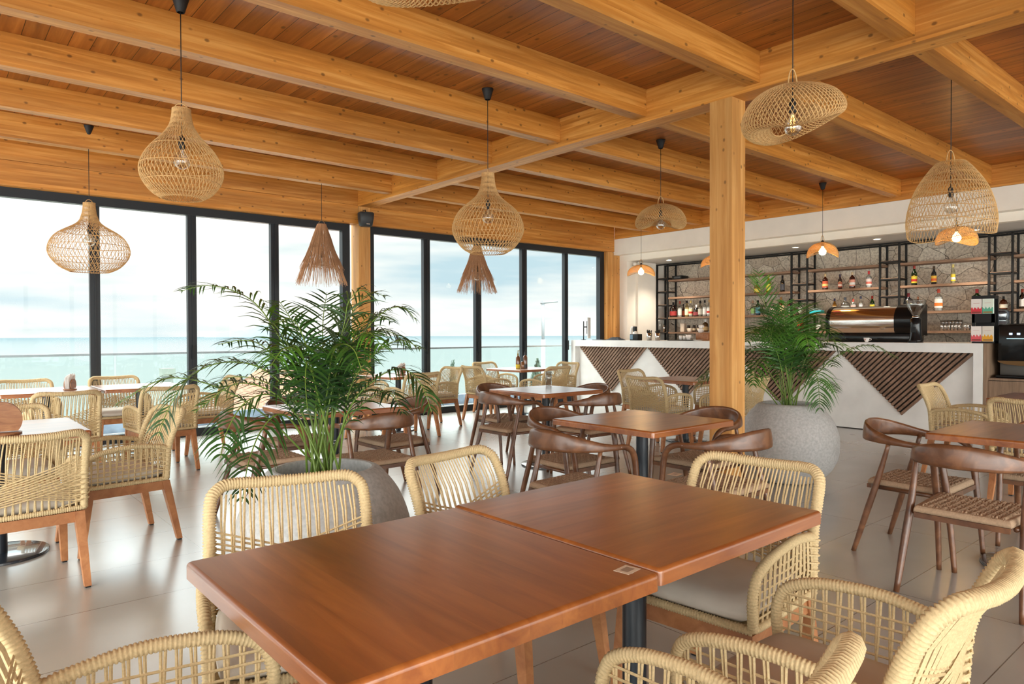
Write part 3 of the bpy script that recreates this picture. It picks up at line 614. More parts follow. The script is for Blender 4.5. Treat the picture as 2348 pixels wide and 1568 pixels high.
for px, z, h_, c, l_, cp, s_, t_ in ((1736, 2.025, 26, (0.80, 0.62, 0.05), (0.85, 0.70, 0.1), BLK, 'squat', 'small yellow bottle behind the upright palm frond'), (1762, 2.025, 40, (0.80, 0.78, 0.05), (0.85, 0.82, 0.1), (0.8, 0.75, 0.1), 'tall', 'bright yellow tall bottle behind the upright palm frond'), (1794, 2.025, 38, BLK, (0.10, 0.10, 0.12), BLK, 'tall', 'black bottle alone on the upper shelf left of the second rack ladder'),
        (1726, 1.62, 34, CLR, (0.35, 0.60, 0.20), (0.5, 0.3, 0.2), 'tall', 'clear bottle with green label beside the right edge of the wooden post'), (1738, 1.62, 34, (0.10, 0.35, 0.45), (0.15, 0.45, 0.60), BLK, 'square', 'blue bottle above the palm, right of the wooden post'), (1756, 1.62, 30, CLR, (0.30, 0.32, 0.34), BLK, 'slim', 'clear bottle with dark label above the middle of the palm'),
        (1770, 1.62, 34, CLR, (0.80, 0.62, 0.58), (0.6, 0.25, 0.15), 'tall', 'clear bottle with pink label above the palm'), (1791, 1.62, 40, AMB, (0.65, 0.50, 0.30), (0.55, 0.30, 0.12), 'square', 'amber whisky bottle with slanted label above the palm'),
        (1811, 1.62, 36, (0.45, 0.16, 0.06), (0.30, 0.28, 0.28), BLK, 'square', 'brown bottle with black label at the foot of the second rack ladder'), (1835, 1.62, 32, CLR, (0.78, 0.78, 0.76), BLK, 'tall', 'clear bottle with white label inside the second rack ladder')):
    bottle(px, z, h_, c, l_, cp, t_, True, s_, G5)
def small(name, px, z, X, mk, label, cat, group=None, py=750):
    p = onx(px, py, X); o = empty(name, (X, p.y, z)); mk(o); return tag(o, label, cat, group)
jar = lambda r, h_, c, cc: (lambda o: (MB().lathe([(0.0005, 0), (r, 0), (r, h_*0.72), (r*0.8, h_*0.8)], 14).build('jar_body', plain('jar', c, 0.3), o), MB().lathe([(r*0.88, h_*0.78), (r*0.88, h_), (0.0005, h_)], 14).build('lid', plain('lid', cc, 0.5), o), MB().lathe([(r+.001, h_*0.2), (r+.001, h_*0.55)], 14).build('paper_label', plain('jarlabel', (0.55, 0.45, 0.30), 0.6), o)))
GJ = 'jars and tins on the bottom bar shelf'
small('storage_canister', 1566.4, 1.318, 11.80, lambda o: (MB().rbox(-0.04, 0.04, -0.045, 0.045, 0, 0.165, 0.008).build('body', plain('cream_tin', (0.72, 0.62, 0.50), 0.5), o), MB().rbox(-0.041, 0.041, -0.046, 0.046, 0.145, 0.17, 0.006).build('lid', plain('cream_lid', (0.75, 0.66, 0.55), 0.5), o)), 'tall cream canister on the bottom shelf at the left of the bar', 'canister', GJ)
for px, t_ in ((1579, 'dark spice jar right beside the tall cream canister'), (1591.6, 'dark spice jar in the middle of the bottom shelf left of the post'), (1602, 'dark spice jar with grey label nearest the amber bottle on the bottom shelf')):
    small('spice_jar', px, 1.318, 11.80, jar(0.034, 0.13, (0.06, 0.03, 0.02), (0.02, 0.02, 0.02)), t_, 'jar', GJ)
small('sugar_jar', 1581.8, 1.318, 11.73, lambda o: MB().rbox(-0.03, 0.03, -0.04, 0.04, 0, 0.07, 0.008).build('body', plain('cream_jar', (0.74, 0.64, 0.54), 0.5), o), 'small cream box in front of the dark spice jars', 'box', GJ)
bottle(1617.5, 1.318, 28, (0.45, 0.30, 0.14), (0.40, 0.28, 0.12), CLR, 'amber glass bottle with clear stopper on the bottom shelf left of the post', True, 'squat', GJ)
small('cocktail_shaker', 1522.6, 1.318, 11.80, lambda o: (MB().lathe([(0.0005, 0), (0.026, 0), (0.032, 0.10), (0.030, 0.105), (0.018, 0.14), (0.017, 0.16), (0.0005, 0.162)], 16).build('body', M['steel'], o)), 'steel cocktail shaker inside the left rack ladder', 'shaker', GJ)
small('glass_jug', 1513, 1.318, 11.82, lambda o: (MB().lathe([(0.0005, 0), (0.045, 0), (0.05, 0.09), (0.035, 0.16), (0.04, 0.18)], 16).build('body', M['clear'], o), MB().tube([(0, 0.045, 0.15), (0, 0.09, 0.13), (0, 0.085, 0.07), (0, 0.05, 0.05)], 0.005, 6).build('handle', M['clear'], o)), 'clear glass jug at the far left of the bottom bar shelf', 'jug', GJ)
small('amplifier', 1561, 2.383, 11.84, lambda o: (MB().rbox(-0.14, 0.1, -0.115, 0.115, 0.0, 0.075, 0.006).build('body', M['black'], o), MB().box(-0.144, -0.14, -0.09, 0.06, 0.02, 0.055).build('display', plain('amp_panel', (0.06, 0.07, 0.08), 0.3), o)), 'black audio amplifier lying on the top shelf at the left end', 'amplifier', py=635)
small('leaflet_box', 1873, 1.621, 11.80, lambda o: (MB().box(-0.06, 0.06, -0.10, 0.10, 0, 0.055).build('body', plain('cyan_box', (0.03, 0.55, 0.66), 0.5), o), MB().box(-0.05, 0.05, -0.08, 0.09, 0.055, 0.10).build('clear_top', M['clear'], o)), 'bright cyan box on the shelf left of the coffee machine', 'box')
small('red_packet', 1836, 1.318, 11.72, lambda o: MB().box(-0.03, 0.03, -0.045, 0.045, 0, 0.19).build('body', plain('red_pack', (0.55, 0.02, 0.015), 0.5), o), 'red packet standing on the bottom shelf behind the palm', 'packet')
small('mug', 1877, 1.318, 11.75, lambda o: (MB().lathe([(0.0005, 0), (0.036, 0), (0.040, 0.11), (0.036, 0.11), (0.033, 0.01)], 14).build('body', M['ceramic'], o)), 'white mug on the bottom shelf at the left end of the coffee machine', 'mug')
# row of glasses, two tiers
gp = None; k = 0
for tier, xs in ((0, [2160, 2168, 2176, 2184, 2192, 2200, 2213, 2220, 2230]), (1, [2161, 2169, 2177, 2185, 2193, 2202])):
    for qi, px in enumerate(xs):
        p = onx(px, 745, 11.78)
        if gp is None:
            gp = MB().lathe([(0.0005, 0.003), (0.024, 0.003), (0.030, 0.078), (0.028, 0.078), (0.022, 0.012), (0.0005, 0.012)], 12).build('drinking_glass', glassy('tumbler_glass', (0.95, 0.97, 0.98), 0.25, 0.25)); g_ = gp
        else: g_ = gp.copy(); COL.objects.link(g_)
        g_.location = (11.78, p.y, 1.318+0.0785*tier)
        tag(g_, ('%s small tumbler in the %s row of glasses left of the tea boxes' % (('leftmost', 'second', 'third', 'fourth', 'fifth', 'sixth from left', 'third from right', 'second from right', 'rightmost')[qi] if not tier else ('leftmost', 'second', 'third', 'fourth', 'fifth', 'rightmost')[qi], 'upper' if tier else 'lower')), 'glass', 'tumblers on the bottom shelf, upper tier' if tier else 'tumblers on the bottom shelf, lower tier')
# ---- coffee machine on the bar
k0 = empty('coffee_machine', (9.92, 4.03, BT)); ya_, yb_ = 0.56, -0.36
R_ = []
for i in range(13): a = PI*0.5*i/12+PI*0.5; R_.append((0.04+0.21*math.cos(a), 0.29+0.20*math.sin(a)))   # upper front curve (x, z)
R_ = [(0.26, 0.09), (0.26, 0.49)]+R_+[(-0.16, 0.16), (-0.12, 0.105)]
MB().prism(R_, 1, yb_+0.03, ya_-0.03).build('polished_hood', M['chrome'], k0, fix=True, auto=True)
def cheek(y0, y1): return MB().prism([(x*1.10, z*1.03-0.005) for x, z in R_], 1, y0, y1)
cheek(ya_-0.03, ya_+0.015).build('side_cheek', M['blackgloss'], k0, fix=True, auto=True)
cheek(yb_-0.21, yb_+0.03).build('side_cheek', M['blackgloss'], k0, fix=True, auto=True)
MB().rbox(-0.15, 0.26, yb_-0.18, ya_-0.01, 0.004, 0.115, 0.01).build('base', M['blackgloss'], k0)
MB().box(-0.176, -0.170, 0.36, 0.47, 0.415, 0.43).build('badge', plain('red_badge', (0.55, 0.06, 0.04), 0.4), k0)
tag(k0, 'big chrome and black espresso machine standing on the bar counter', 'coffee machine')
gm = empty('coffee_grinder', (9.575, onx(2100, 760, 9.575).y, BT))
MB().lathe([(0.0005, 0.002), (0.085, 0.002), (0.082, 0.03), (0.072, 0.06), (0.060, 0.22), (0.066, 0.30), (0.05, 0.315), (0.0005, 0.316)], 20).build('body', M['blackgloss'], gm)
MB().lathe([(0.040, 0.315), (0.044, 0.335), (0.0005, 0.336)], 16).build('collar', M['steel'], gm)
MB().lathe([(0.035, 0.335), (0.055, 0.37), (0.105, 0.46), (0.118, 0.53), (0.116, 0.53), (0.103, 0.46), (0.053, 0.372), (0.033, 0.34)], 24).build('hopper', M['clear'], gm)
MB().lathe([(0.0005, 0.345), (0.032, 0.345), (0.056, 0.385), (0.0005, 0.395)], 20).build('coffee_beans', plain('beans', (0.06, 0.03, 0.015), 0.5), gm)
MB().lathe([(0.120, 0.525), (0.122, 0.54), (0.05, 0.548), (0.0005, 0.55)], 24).build('hopper_lid', M['clear'], gm)
MB().rbox(-0.14, -0.06, -0.045, 0.045, 0.0, 0.025, 0.006).box(-0.095, -0.06, -0.02, 0.02, 0.13, 0.20).build('portafilter_rest', M['black'], gm)
tag(gm, 'black coffee grinder with a clear bean hopper right of the espresso machine', 'coffee grinder')
cu = empty('espresso_cup', tuple(onz(1987, 783, BT).to_2d())+(BT,)); cu.location.x = 9.53; cu.location.y = onx(1987, 783, 9.53).y
MB().lathe([(0.0005, 0.003), (0.018, 0.003), (0.022, 0.012), (0.036, 0.045), (0.038, 0.062), (0.0355, 0.062), (0.033, 0.045), (0.018, 0.014), (0.0005, 0.012)], 20).build('bowl', M['ceramic'], cu)
MB().tube([(0, -0.034, 0.050), (0, -0.056, 0.052), (0, -0.060, 0.036), (0, -0.030, 0.022)], 0.0045, 6).build('handle', M['ceramic'], cu)
MB().lathe([(0.0005, 0.0), (0.008, 0.0)], 12, smooth=False).build('red_logo', plain('logo_red', (0.5, 0.12, 0.1), 0.5), cu)
lg = cu.children[-1]; lg.rotation_euler = (0, -PI/2, 0); lg.location = (-0.0352, 0.004, 0.036)
tag(cu, 'white espresso cup with red logo on the bar before the espresso machine', 'cup')
# tea box stand
tb = empty('tea_box_stand', (9.66, onx(2257, 780, 9.66).y, BT)); hw = 0.115
MB().box(-0.05, 0.10, -hw, hw, 0, 0.02).box(0.08, 0.10, -hw, hw, 0.02, 0.56).box(-0.06, 0.10, -hw, hw, 0.525, 0.565).box(-0.055, -0.035, -hw, -hw+0.03, 0.02, 0.56).box(-0.055, -0.035, hw-0.03, hw, 0.02, 0.56).box(-0.055, 0.0, -hw, hw, 0.245, 0.345).build('stand', M['black'], tb)
tag(tb, 'black stand holding four tea boxes at the right end of the bar', 'stand')
for i, (zz, yy, c, c2, t_) in enumerate(((0.35, 0.058, (0.80, 0.74, 0.70), (0.65, 0.03, 0.05), 'white tea box with red lower half, upper left in the black stand'), (0.35, -0.058, (0.72, 0.80, 0.70), (0.10, 0.42, 0.28), 'pale green tea box, upper right in the black stand'), (0.022, 0.058, (0.82, 0.76, 0.72), (0.72, 0.10, 0.12), 'white tea box with pink lower half, lower left in the black stand'), (0.022, -0.058, (0.72, 0.68, 0.60), (0.75, 0.36, 0.02), 'grey tea box with orange lower half, lower right in the black stand'))):
    o = empty('tea_box', (tb.location.x-0.062, tb.location.y+yy, BT+zz)); hh = 0.175 if i < 2 else 0.18
    MB().box(-0.03, 0.005, -0.054, 0.054, 0.0, hh).build('carton', plain('carton', c, 0.55), o)
    z_ = MB(); n = 9
    top = [(0.054-0.108*j/n, hh*(0.38+0.10*math.sin(j*2.3+i))) for j in range(n+1)]
    z_.prism([(0.054, 0.002), (0.054, top[0][1])]+top[1:]+[(-0.054, 0.002)], 0, -0.0312, -0.030); z_.build('printed_flowers', plain('print', c2, 0.5), o, fix=True)
    MB().box(-0.0318, -0.030, -0.046, 0.046, 0.008, 0.026).build('dark_window', plain('print_dark', (0.25, 0.04, 0.03) if c2[1] < 0.2 else (0.30, 0.16, 0.05), 0.4), o)
    MB().box(-0.0312, -0.030, -0.032, 0.032, hh*0.70, hh*0.72).build('printed_name', plain('print_name', (0.6, 0.3, 0.28), 0.5), o)
    tag(o, t_, 'tea box', 'tea boxes in the stand')
# left end of the bar: display on a stand, black box, cup dispensers
mo = empty('monitor', (9.75, onx(1349, 780, 9.75).y, BT)); mo.rotation_euler = (0, 0, math.radians(36))
MB().tube([(0, 0.09, 0.01), (0, 0.09, 0.36)], 0.010, 8).tube([(0, 0.09, 0.25), (0, 0.01, 0.25)], 0.012, 8).lathe([(0.05, 0), (0.05, 0.01), (0.0005, 0.012)], 16, (0, 0.09, 0)).build('stand', M['black'], mo)
MB().rbox(-0.17, 0.17, -0.025, 0.0, 0.03, 0.43, 0.006).build('screen_body', plain('monitor_grey', (0.55, 0.58, 0.60), 0.35), mo)
MB().box(-0.16, 0.16, 0.0, 0.012, 0.12, 0.36).build('back_cover', M['black'], mo)
tag(mo, 'thin screen on a black stand at the left end of the bar', 'monitor')
db = empty('card_terminal', (9.66, onx(1457, 780, 9.66).y, BT))
MB().rbox(-0.05, 0.08, -0.09, 0.09, 0, 0.115, 0.008).build('black_box', M['black'], db)
MB().box(-0.052, -0.05, 0.02, 0.085, 0.02, 0.10).build('blue_panel', plain('blue_panel', (0.12, 0.22, 0.32), 0.4), db)
MB().lathe([(0.05, 0.115), (0.045, 0.15), (0.0005, 0.165)], 16).build('white_dome', M['ceramic'], db)
tag(db, 'small black box with a white domed top on the left half of the bar', 'box')
ld = empty('desk_lamp', (9.80, onx(1453, 780, 9.80).y+0.02, BT))
MB().tube([(0, 0, 0), (0, 0.04, 0.15), (0, 0.02, 0.23), (0, -0.03, 0.25)], 0.022, 10).build('white_arm', M['ceramic'], ld)
MB().rbox(-0.025, 0.025, -0.08, -0.02, 0.15, 0.25, 0.006).build('black_head', M['black'], ld)
tag(ld, 'white curved dispenser with a black head behind the black box on the bar', 'dispenser')
straw = plain('black_straw', (0.015, 0.015, 0.018), 0.5)
for px, t_ in ((1489, 'steel cup full of black straws, the left one of two on the bar'), (1508, 'steel cup full of black straws, the right one of two on the bar')):
    p = onx(px, 780, 9.62); o = empty('straw_cup', (9.62, p.y, BT))
    MB().lathe([(0.0005, 0.002), (0.042, 0.002), (0.048, 0.13), (0.046, 0.13), (0.040, 0.01)], 18).build('cup', M['steel'], o)
    s_ = MB(); rng = random.Random(px)
    for i in range(26):
        a = rng.random()*6.28; r = 0.036*rng.random()**.5; s_.tube([(r*math.cos(a)*.7, r*math.sin(a)*.7, 0.03), (r*1.25*math.cos(a), r*1.25*math.sin(a), rng.uniform(0.155, 0.19))], 0.0045, 5)
    s_.build('straws', straw, o); tag(o, t_, 'cup', 'steel cups with black straws')
def cup(px, X, z, label, group, r=0.036, h_=0.065, name='coffee_cup'):
    p = onx(px, 780, X); o = empty(name, (X, p.y, z))
    MB().lathe([(0.0005, 0.002), (r*0.7, 0.002), (r, h_*0.6), (r, h_), (r*0.93, h_), (r*0.66, 0.008), (0.0005, 0.008)], 16).build('bowl', M['ceramic'], o)
    MB().tube([(0, -r*0.95, h_*0.8), (0, -r*1.5, h_*0.75), (0, -r*1.4, h_*0.4), (0, -r*0.85, h_*0.3)], 0.004, 6).build('handle', M['ceramic'], o)
    tag(o, label, 'cup', group); return o
tr = empty('serving_tray', (9.85, onx(1570, 780, 9.85).y, BT)); MB().rbox(-0.16, 0.16, -0.24, 0.24, 0, 0.014, 0.006).build('tray_plate', M['black'], tr); tag(tr, 'black tray under the white cups on the bar left of the wooden post', 'tray')
cup(1561, 9.80, BT+0.014, 'white cup at the left on the black tray', 'white cups on the tray', 0.03, 0.07); cup(1570, 9.80, BT+0.014, 'white cup in the middle on the black tray', 'white cups on the tray', 0.03, 0.07); cup(1579, 9.76, BT+0.014, 'wider white cup at the right on the black tray', 'white cups on the tray', 0.045, 0.085)
bd = empty('wooden_board', (9.95, onx(1617, 770, 9.95).y, BT)); MB().rbox(-0.10, 0.10, -0.12, 0.12, 0, 0.13, 0.01).build('block', M['holder'], bd); tag(bd, 'reddish wooden block on the bar carrying white cups, half hidden by the post', 'block')
cup(1606, 9.95, BT+0.13, 'lower white cup of the stack beside the wooden post', 'stacked white cups', 0.045, 0.07); cup(1607, 9.95, BT+0.20, 'upper white cup of the stack beside the wooden post', 'stacked white cups', 0.04, 0.06)
pl = MB().lathe([(0.0005, 0.004), (0.05, 0.004), (0.08, 0.014), (0.082, 0.018), (0.05, 0.010), (0.0005, 0.010)], 20).build('saucer', M['ceramic']); pl.location = (9.62, onx(1600, 780, 9.62).y, BT); tag(pl, 'white saucer lying on the bar left of the wooden post', 'saucer')
cl_ = MB(); rng = random.Random(5)
n_ = 12
for i in range(n_+1):
    for j in range(n_+1):
        u, v_ = i/n_, j/n_; e_ = min(u, v_, 1-u, 1-v_)*4; cl_.v.append((-0.10+0.2*u, -0.17+0.34*v_, 0.003+min(1, e_)*(0.025+0.03*rng.random())))
cl_.f = [(i*(n_+1)+j, (i+1)*(n_+1)+j, (i+1)*(n_+1)+j+1, i*(n_+1)+j+1) for i in range(n_) for j in range(n_)]; cl_.sm = [True]*len(cl_.f)
o = cl_.build('crumpled_cloth', plain('dark_cloth', (0.02, 0.028, 0.04), 0.8)); o.location = (9.68, onx(1412, 780, 9.68).y, BT); tag(o, 'dark crumpled cloth lying on the left end of the bar', 'cloth')
o = MB().rbox(-0.09, 0.09, -0.13, 0.13, 0, 0.012, 0.004).build('menu_folder', plain('folder_blue', (0.05, 0.07, 0.09), 0.5)); o.location = (9.66, onx(1377, 780, 9.66).y, BT); tag(o, 'dark flat folder on the bar between the screen and the cloth', 'folder')
# dome camera in the niche, speaker on the window beam
p = onz(1479, 626, 2.65)
o = empty('security_camera', (11.0, 9.0, 2.731)); MB().lathe([(0.05, 0), (0.045, -0.04), (0.0005, -0.045)], 16).build('mount', M['white'], o)
MB().rbox(-0.12, 0.0, -0.035, 0.035, -0.09, -0.03, 0.015).build('body', M['ceramic'], o); MB().lathe([(0.033, 0), (0.033, 0.01), (0.0005, 0.012)], 14).build('lens', M['black'], o)
o.children[-1].rotation_euler = (0, -PI/2, 0); o.children[-1].location = (-0.118, 0, -0.06)
tag(o, 'white security camera with black lens in the niche corner above the left lit pendant', 'camera')
o = empty('loudspeaker', (4.975, 9.14, 2.865)); o.rotation_euler = (0, 0, math.radians(-8))
v = []; sec = [(0.085, 0.07), (0.105, 0.09), (0.115, 0.10), (0.115, 0.10), (0.10, 0.09)]
mbs = MB(); lv = [(0.0, 0.075, 0.055), (0.02, 0.09, 0.07), (0.12, 0.108, 0.085), (0.19, 0.112, 0.088), (0.205, 0.10, 0.08)]; n = 20
for z_, a_, b_ in lv:
    for j in range(n):
        t = 2*PI*j/n; c_, s_ = math.cos(t), math.sin(t); q = 0.5; mbs.v.append((a_*math.copysign(abs(c_)**q, c_), b_*math.copysign(abs(s_)**q, s_), z_))
mbs.f = [(i*n+j, i*n+(j+1) % n, (i+1)*n+(j+1) % n, (i+1)*n+j) for i in range(len(lv)-1) for j in range(n)]+[tuple(range(n-1, -1, -1)), tuple(4*n+j for j in range(n))]; mbs.sm = [True]*len(mbs.f)
mbs.build('cabinet', plain('speaker_black', (0.018, 0.022, 0.026), 0.5), o, auto=True)
MB().box(-0.025, 0.025, -0.092, -0.087, 0.022, 0.034).build('badge', M['steel'], o)
MB().tube([(0, 0.0, 0.20), (0, 0.02, 0.245), (0, 0.11, 0.25)], 0.008, 6).build('bracket', M['black'], o)
tag(o, 'small black loudspeaker hanging under the girder end above the window post', 'speaker')
# ================================================================ FURNITURE
def yb(z):                       # lean of the back posts
    t = (z-0.40)/0.205
    if z < 0.605: return -0.21-0.015*max(0, t)
    t = (z-0.605)/0.24; return -0.225-0.095*t*(0.55+0.45*t)
def back_pt(u, z, hw=0.246):
    v = max(0.0, min(1.0, (z-0.40)/0.41)); return Vector((u*hw, yb(z+0.03*v)-0.030*(1-u*u)*v**1.5-0.012*(1-u*u), z-0.016*(1-u*u)*v*v))
def wrapped(mb, pts, r, step=0.0032, n=8):
    P = resample(catmull(pts, 10), step)
    mb.tube(P, lambda i: r*(1.03, 1.03, 0.80)[i % 3]*(1+0.02*math.sin(i*1.7)), n)
def make_rope_chair():
    root = empty('rope_armchair')
    # wooden frame and legs
    f = MB()
    f.box(-0.235, 0.235, 0.205, 0.230, 0.330, 0.385).box(-0.235, 0.235, -0.225, -0.200, 0.330, 0.385)
    f.box(-0.240, -0.215, -0.21, 0.215, 0.330, 0.385).box(0.215, 0.240, -0.21, 0.215, 0.330, 0.385)
    f.build('seat_frame', M['teak'], root)
    for sx_ in (-1, 1):
        for sy, y0, y1 in ((1, 0.212, 0.262), (-1, -0.207, -0.285)):
            l = MB().taper((sx_*0.243, y1, 0.008), (sx_*0.222, y0, 0.386), 0.0155, 0.0235)
            o = l.build('leg', M['teak'], root)
            MB().taper((sx_*0.2435, y1, 0.0), (sx_*0.243, y1, 0.008), 0.012, 0.012).build('leg_glide', M['black'], o)
    # cushion
    c = MB(); n = 14; g = []
    for k, zs in ((0, -1), (1, 1)):
        for i in range(n+1):
            for j in range(n+1):
                u, v = -1+2*i/n, -1+2*j/n; ru = abs(u)**4+abs(v)**4; e_ = max(0.0, 1-ru**0.8*0.55)
                sq = 1-0.05*(abs(u)**3*abs(v)**3)
                c.v.append((u*0.232*sq, 0.015+v*0.225*sq, 0.437+zs*(0.012+0.030*max(0, (1-u**6)*(1-v**6))**0.5)))
    st = (n+1)**2
    for i in range(n):
        for j in range(n):
            a = i*(n+1)+j; q = (a, a+n+1, a+n+2, a+1); c.f += [tuple(reversed(q)), tuple(st+x for x in q)]
    rim = [i*(n+1) for i in range(n+1)]+[n*(n+1)+j for j in range(1, n+1)]+[i*(n+1)+n for i in range(n-1, -1, -1)]+[j for j in range(n-1, 0, -1)]
    for a, b_ in zip(rim, rim[1:]+rim[:1]): c.f.append((a, b_, st+b_, st+a))
    c.sm = [True]*len(c.f); c.build('seat_cushion', M['cushion'], root, fix=True)
    # wrapped seat rail
    s = MB(); w_, y0, y1 = 0.247, -0.215, 0.236
    wrapped(s, [(-w_, y0, 0.401), (-w_, 0.15, 0.401), (-w_+0.012, y1-0.012, 0.401), (-w_+0.05, y1, 0.401), (w_-0.05, y1, 0.401), (w_-0.012, y1-0.012, 0.401), (w_, 0.15, 0.401), (w_, y0, 0.401)], 0.0145, 0.0033, 6)
    wrapped(s, [(-w_, y0, 0.401), (0, y0-0.01, 0.401), (w_, y0, 0.401)], 0.0145, 0.0033, 6)
    pan = MB().box(-0.235, 0.235, -0.21, 0.225, 0.388, 0.396)
    s.build('seat_rail', M['rope'], root); pan.build('seat_panel', M['rope'], root)
    # backrest tube
    b = MB(); pts = []
    for z in (0.40, 0.49, 0.585, 0.66, 0.708): pts.append(back_pt(-1, z))
    cz, cx_, rr = 0.744, 0.176, 0.070
    for a in (20, 45, 70): a = math.radians(a); z = cz+rr*math.sin(a); pts.append(back_pt(-(cx_+rr*math.cos(a))/0.246, z))
    pts += [back_pt(u, 0.815) for u in (-0.62, -0.35, 0)]
    pts += [Vector((-p.x, p.y, p.z)) for p in reversed(pts[:-1])]
    wrapped(b, pts, 0.0200)
    bo = b.build('backrest', M['rope'], root)
    r = MB(); RR = 0.0036
    for k in range(15):                                   # upright ropes in pairs that close up towards the seat
        u = -0.84+1.68*k/14
        ztop = 0.800 if abs(u) < 0.72 else 0.782
        for s_ in (-1, 1):
            r.tube([back_pt(u*0.98+s_*0.030, ztop), back_pt(u+s_*0.020, 0.70), back_pt(u+s_*0.006, 0.57), back_pt(u*1.02-s_*0.012, 0.405)], RR, 4, cap=False)
    for s_ in (-1, 1):                                    # two crossing fans of slanting ropes
        for i in range(10):
            za, zb = 0.680-0.0165*i, 0.520-0.0095*i
            P = []
            for t in (0, 0.25, 0.5, 0.75, 1):
                p = back_pt(s_*(-1+2*t), za+(zb-za)*t); p.y -= (0.009 if s_ > 0 else 0.015)*math.sin(PI*t)+0.003*(i % 2); P.append(p)
            r.tube(P, RR, 4, cap=False)
    for i in range(5):                                     # short ropes near the posts
        z = 0.44+0.03*i
        for s_ in (-1, 1): r.tube([back_pt(s_, z), back_pt(s_*0.55, z-0.025)], RR, 4, cap=False)
    r.build('back_ropes', M['rope'], bo)
    # armrests
    for s_ in (-1, 1):
        ar = [(0.246, -0.222, 0.588), (0.252, -0.16, 0.604), (0.260, -0.04, 0.620), (0.262, 0.08, 0.614), (0.260, 0.165, 0.597), (0.255, 0.222, 0.566), (0.250, 0.243, 0.51), (0.248, 0.240, 0.45), (0.246, 0.232, 0.40)]
        a = MB(); wrapped(a, [(s_*p[0], p[1], p[2]) for p in ar], 0.0165)
        ao = a.build('armrest', M['rope'], root)
        C_ = [Vector((s_*p.x, p.y, p.z)) for p in catmull(ar, 12)]
        def at_y(y):
            best = min((p for p in C_[:-20]), key=lambda p: abs(p.y-y)); return best
        q = MB()
        for k in range(13):
            y = -0.195+0.405*k/12; t = at_y(y)
            for d in (-0.005, 0.005): q.tube([t+Vector((0, d, 0)), Vector((s_*0.255, y*0.99+d*0.5, 0.50)), Vector((s_*0.246, y*0.98-d*0.5, 0.405))], RR, 4, cap=False)
        for k in range(6):
            z = 0.435+0.0255*k
            yf = 0.240-0.3*max(0, z-0.54)
            q.tube([Vector((s_*0.246, yb(z)+0.005, z+0.01)), Vector((s_*0.258, 0.0, z)), Vector((s_*0.250, yf, z-0.003))], RR, 4, cap=False)
        for k in range(6):                                # ropes wound round the post below the arm
            z = 0.585-0.026*k; q.tube([back_pt(s_*0.78, z-0.014)+Vector((0, -0.004, 0)), back_pt(s_*0.93, z-0.008)+Vector((0, -0.0195, 0)), Vector((s_*0.2660, yb(z)-0.010, z-0.004)), Vector((s_*0.2670, yb(z)+0.012, z)), Vector((s_*0.250, yb(z)+0.06, z+0.010))], RR, 4, cap=False)
        q.build('arm_ropes', M['rope'], ao)
    return root
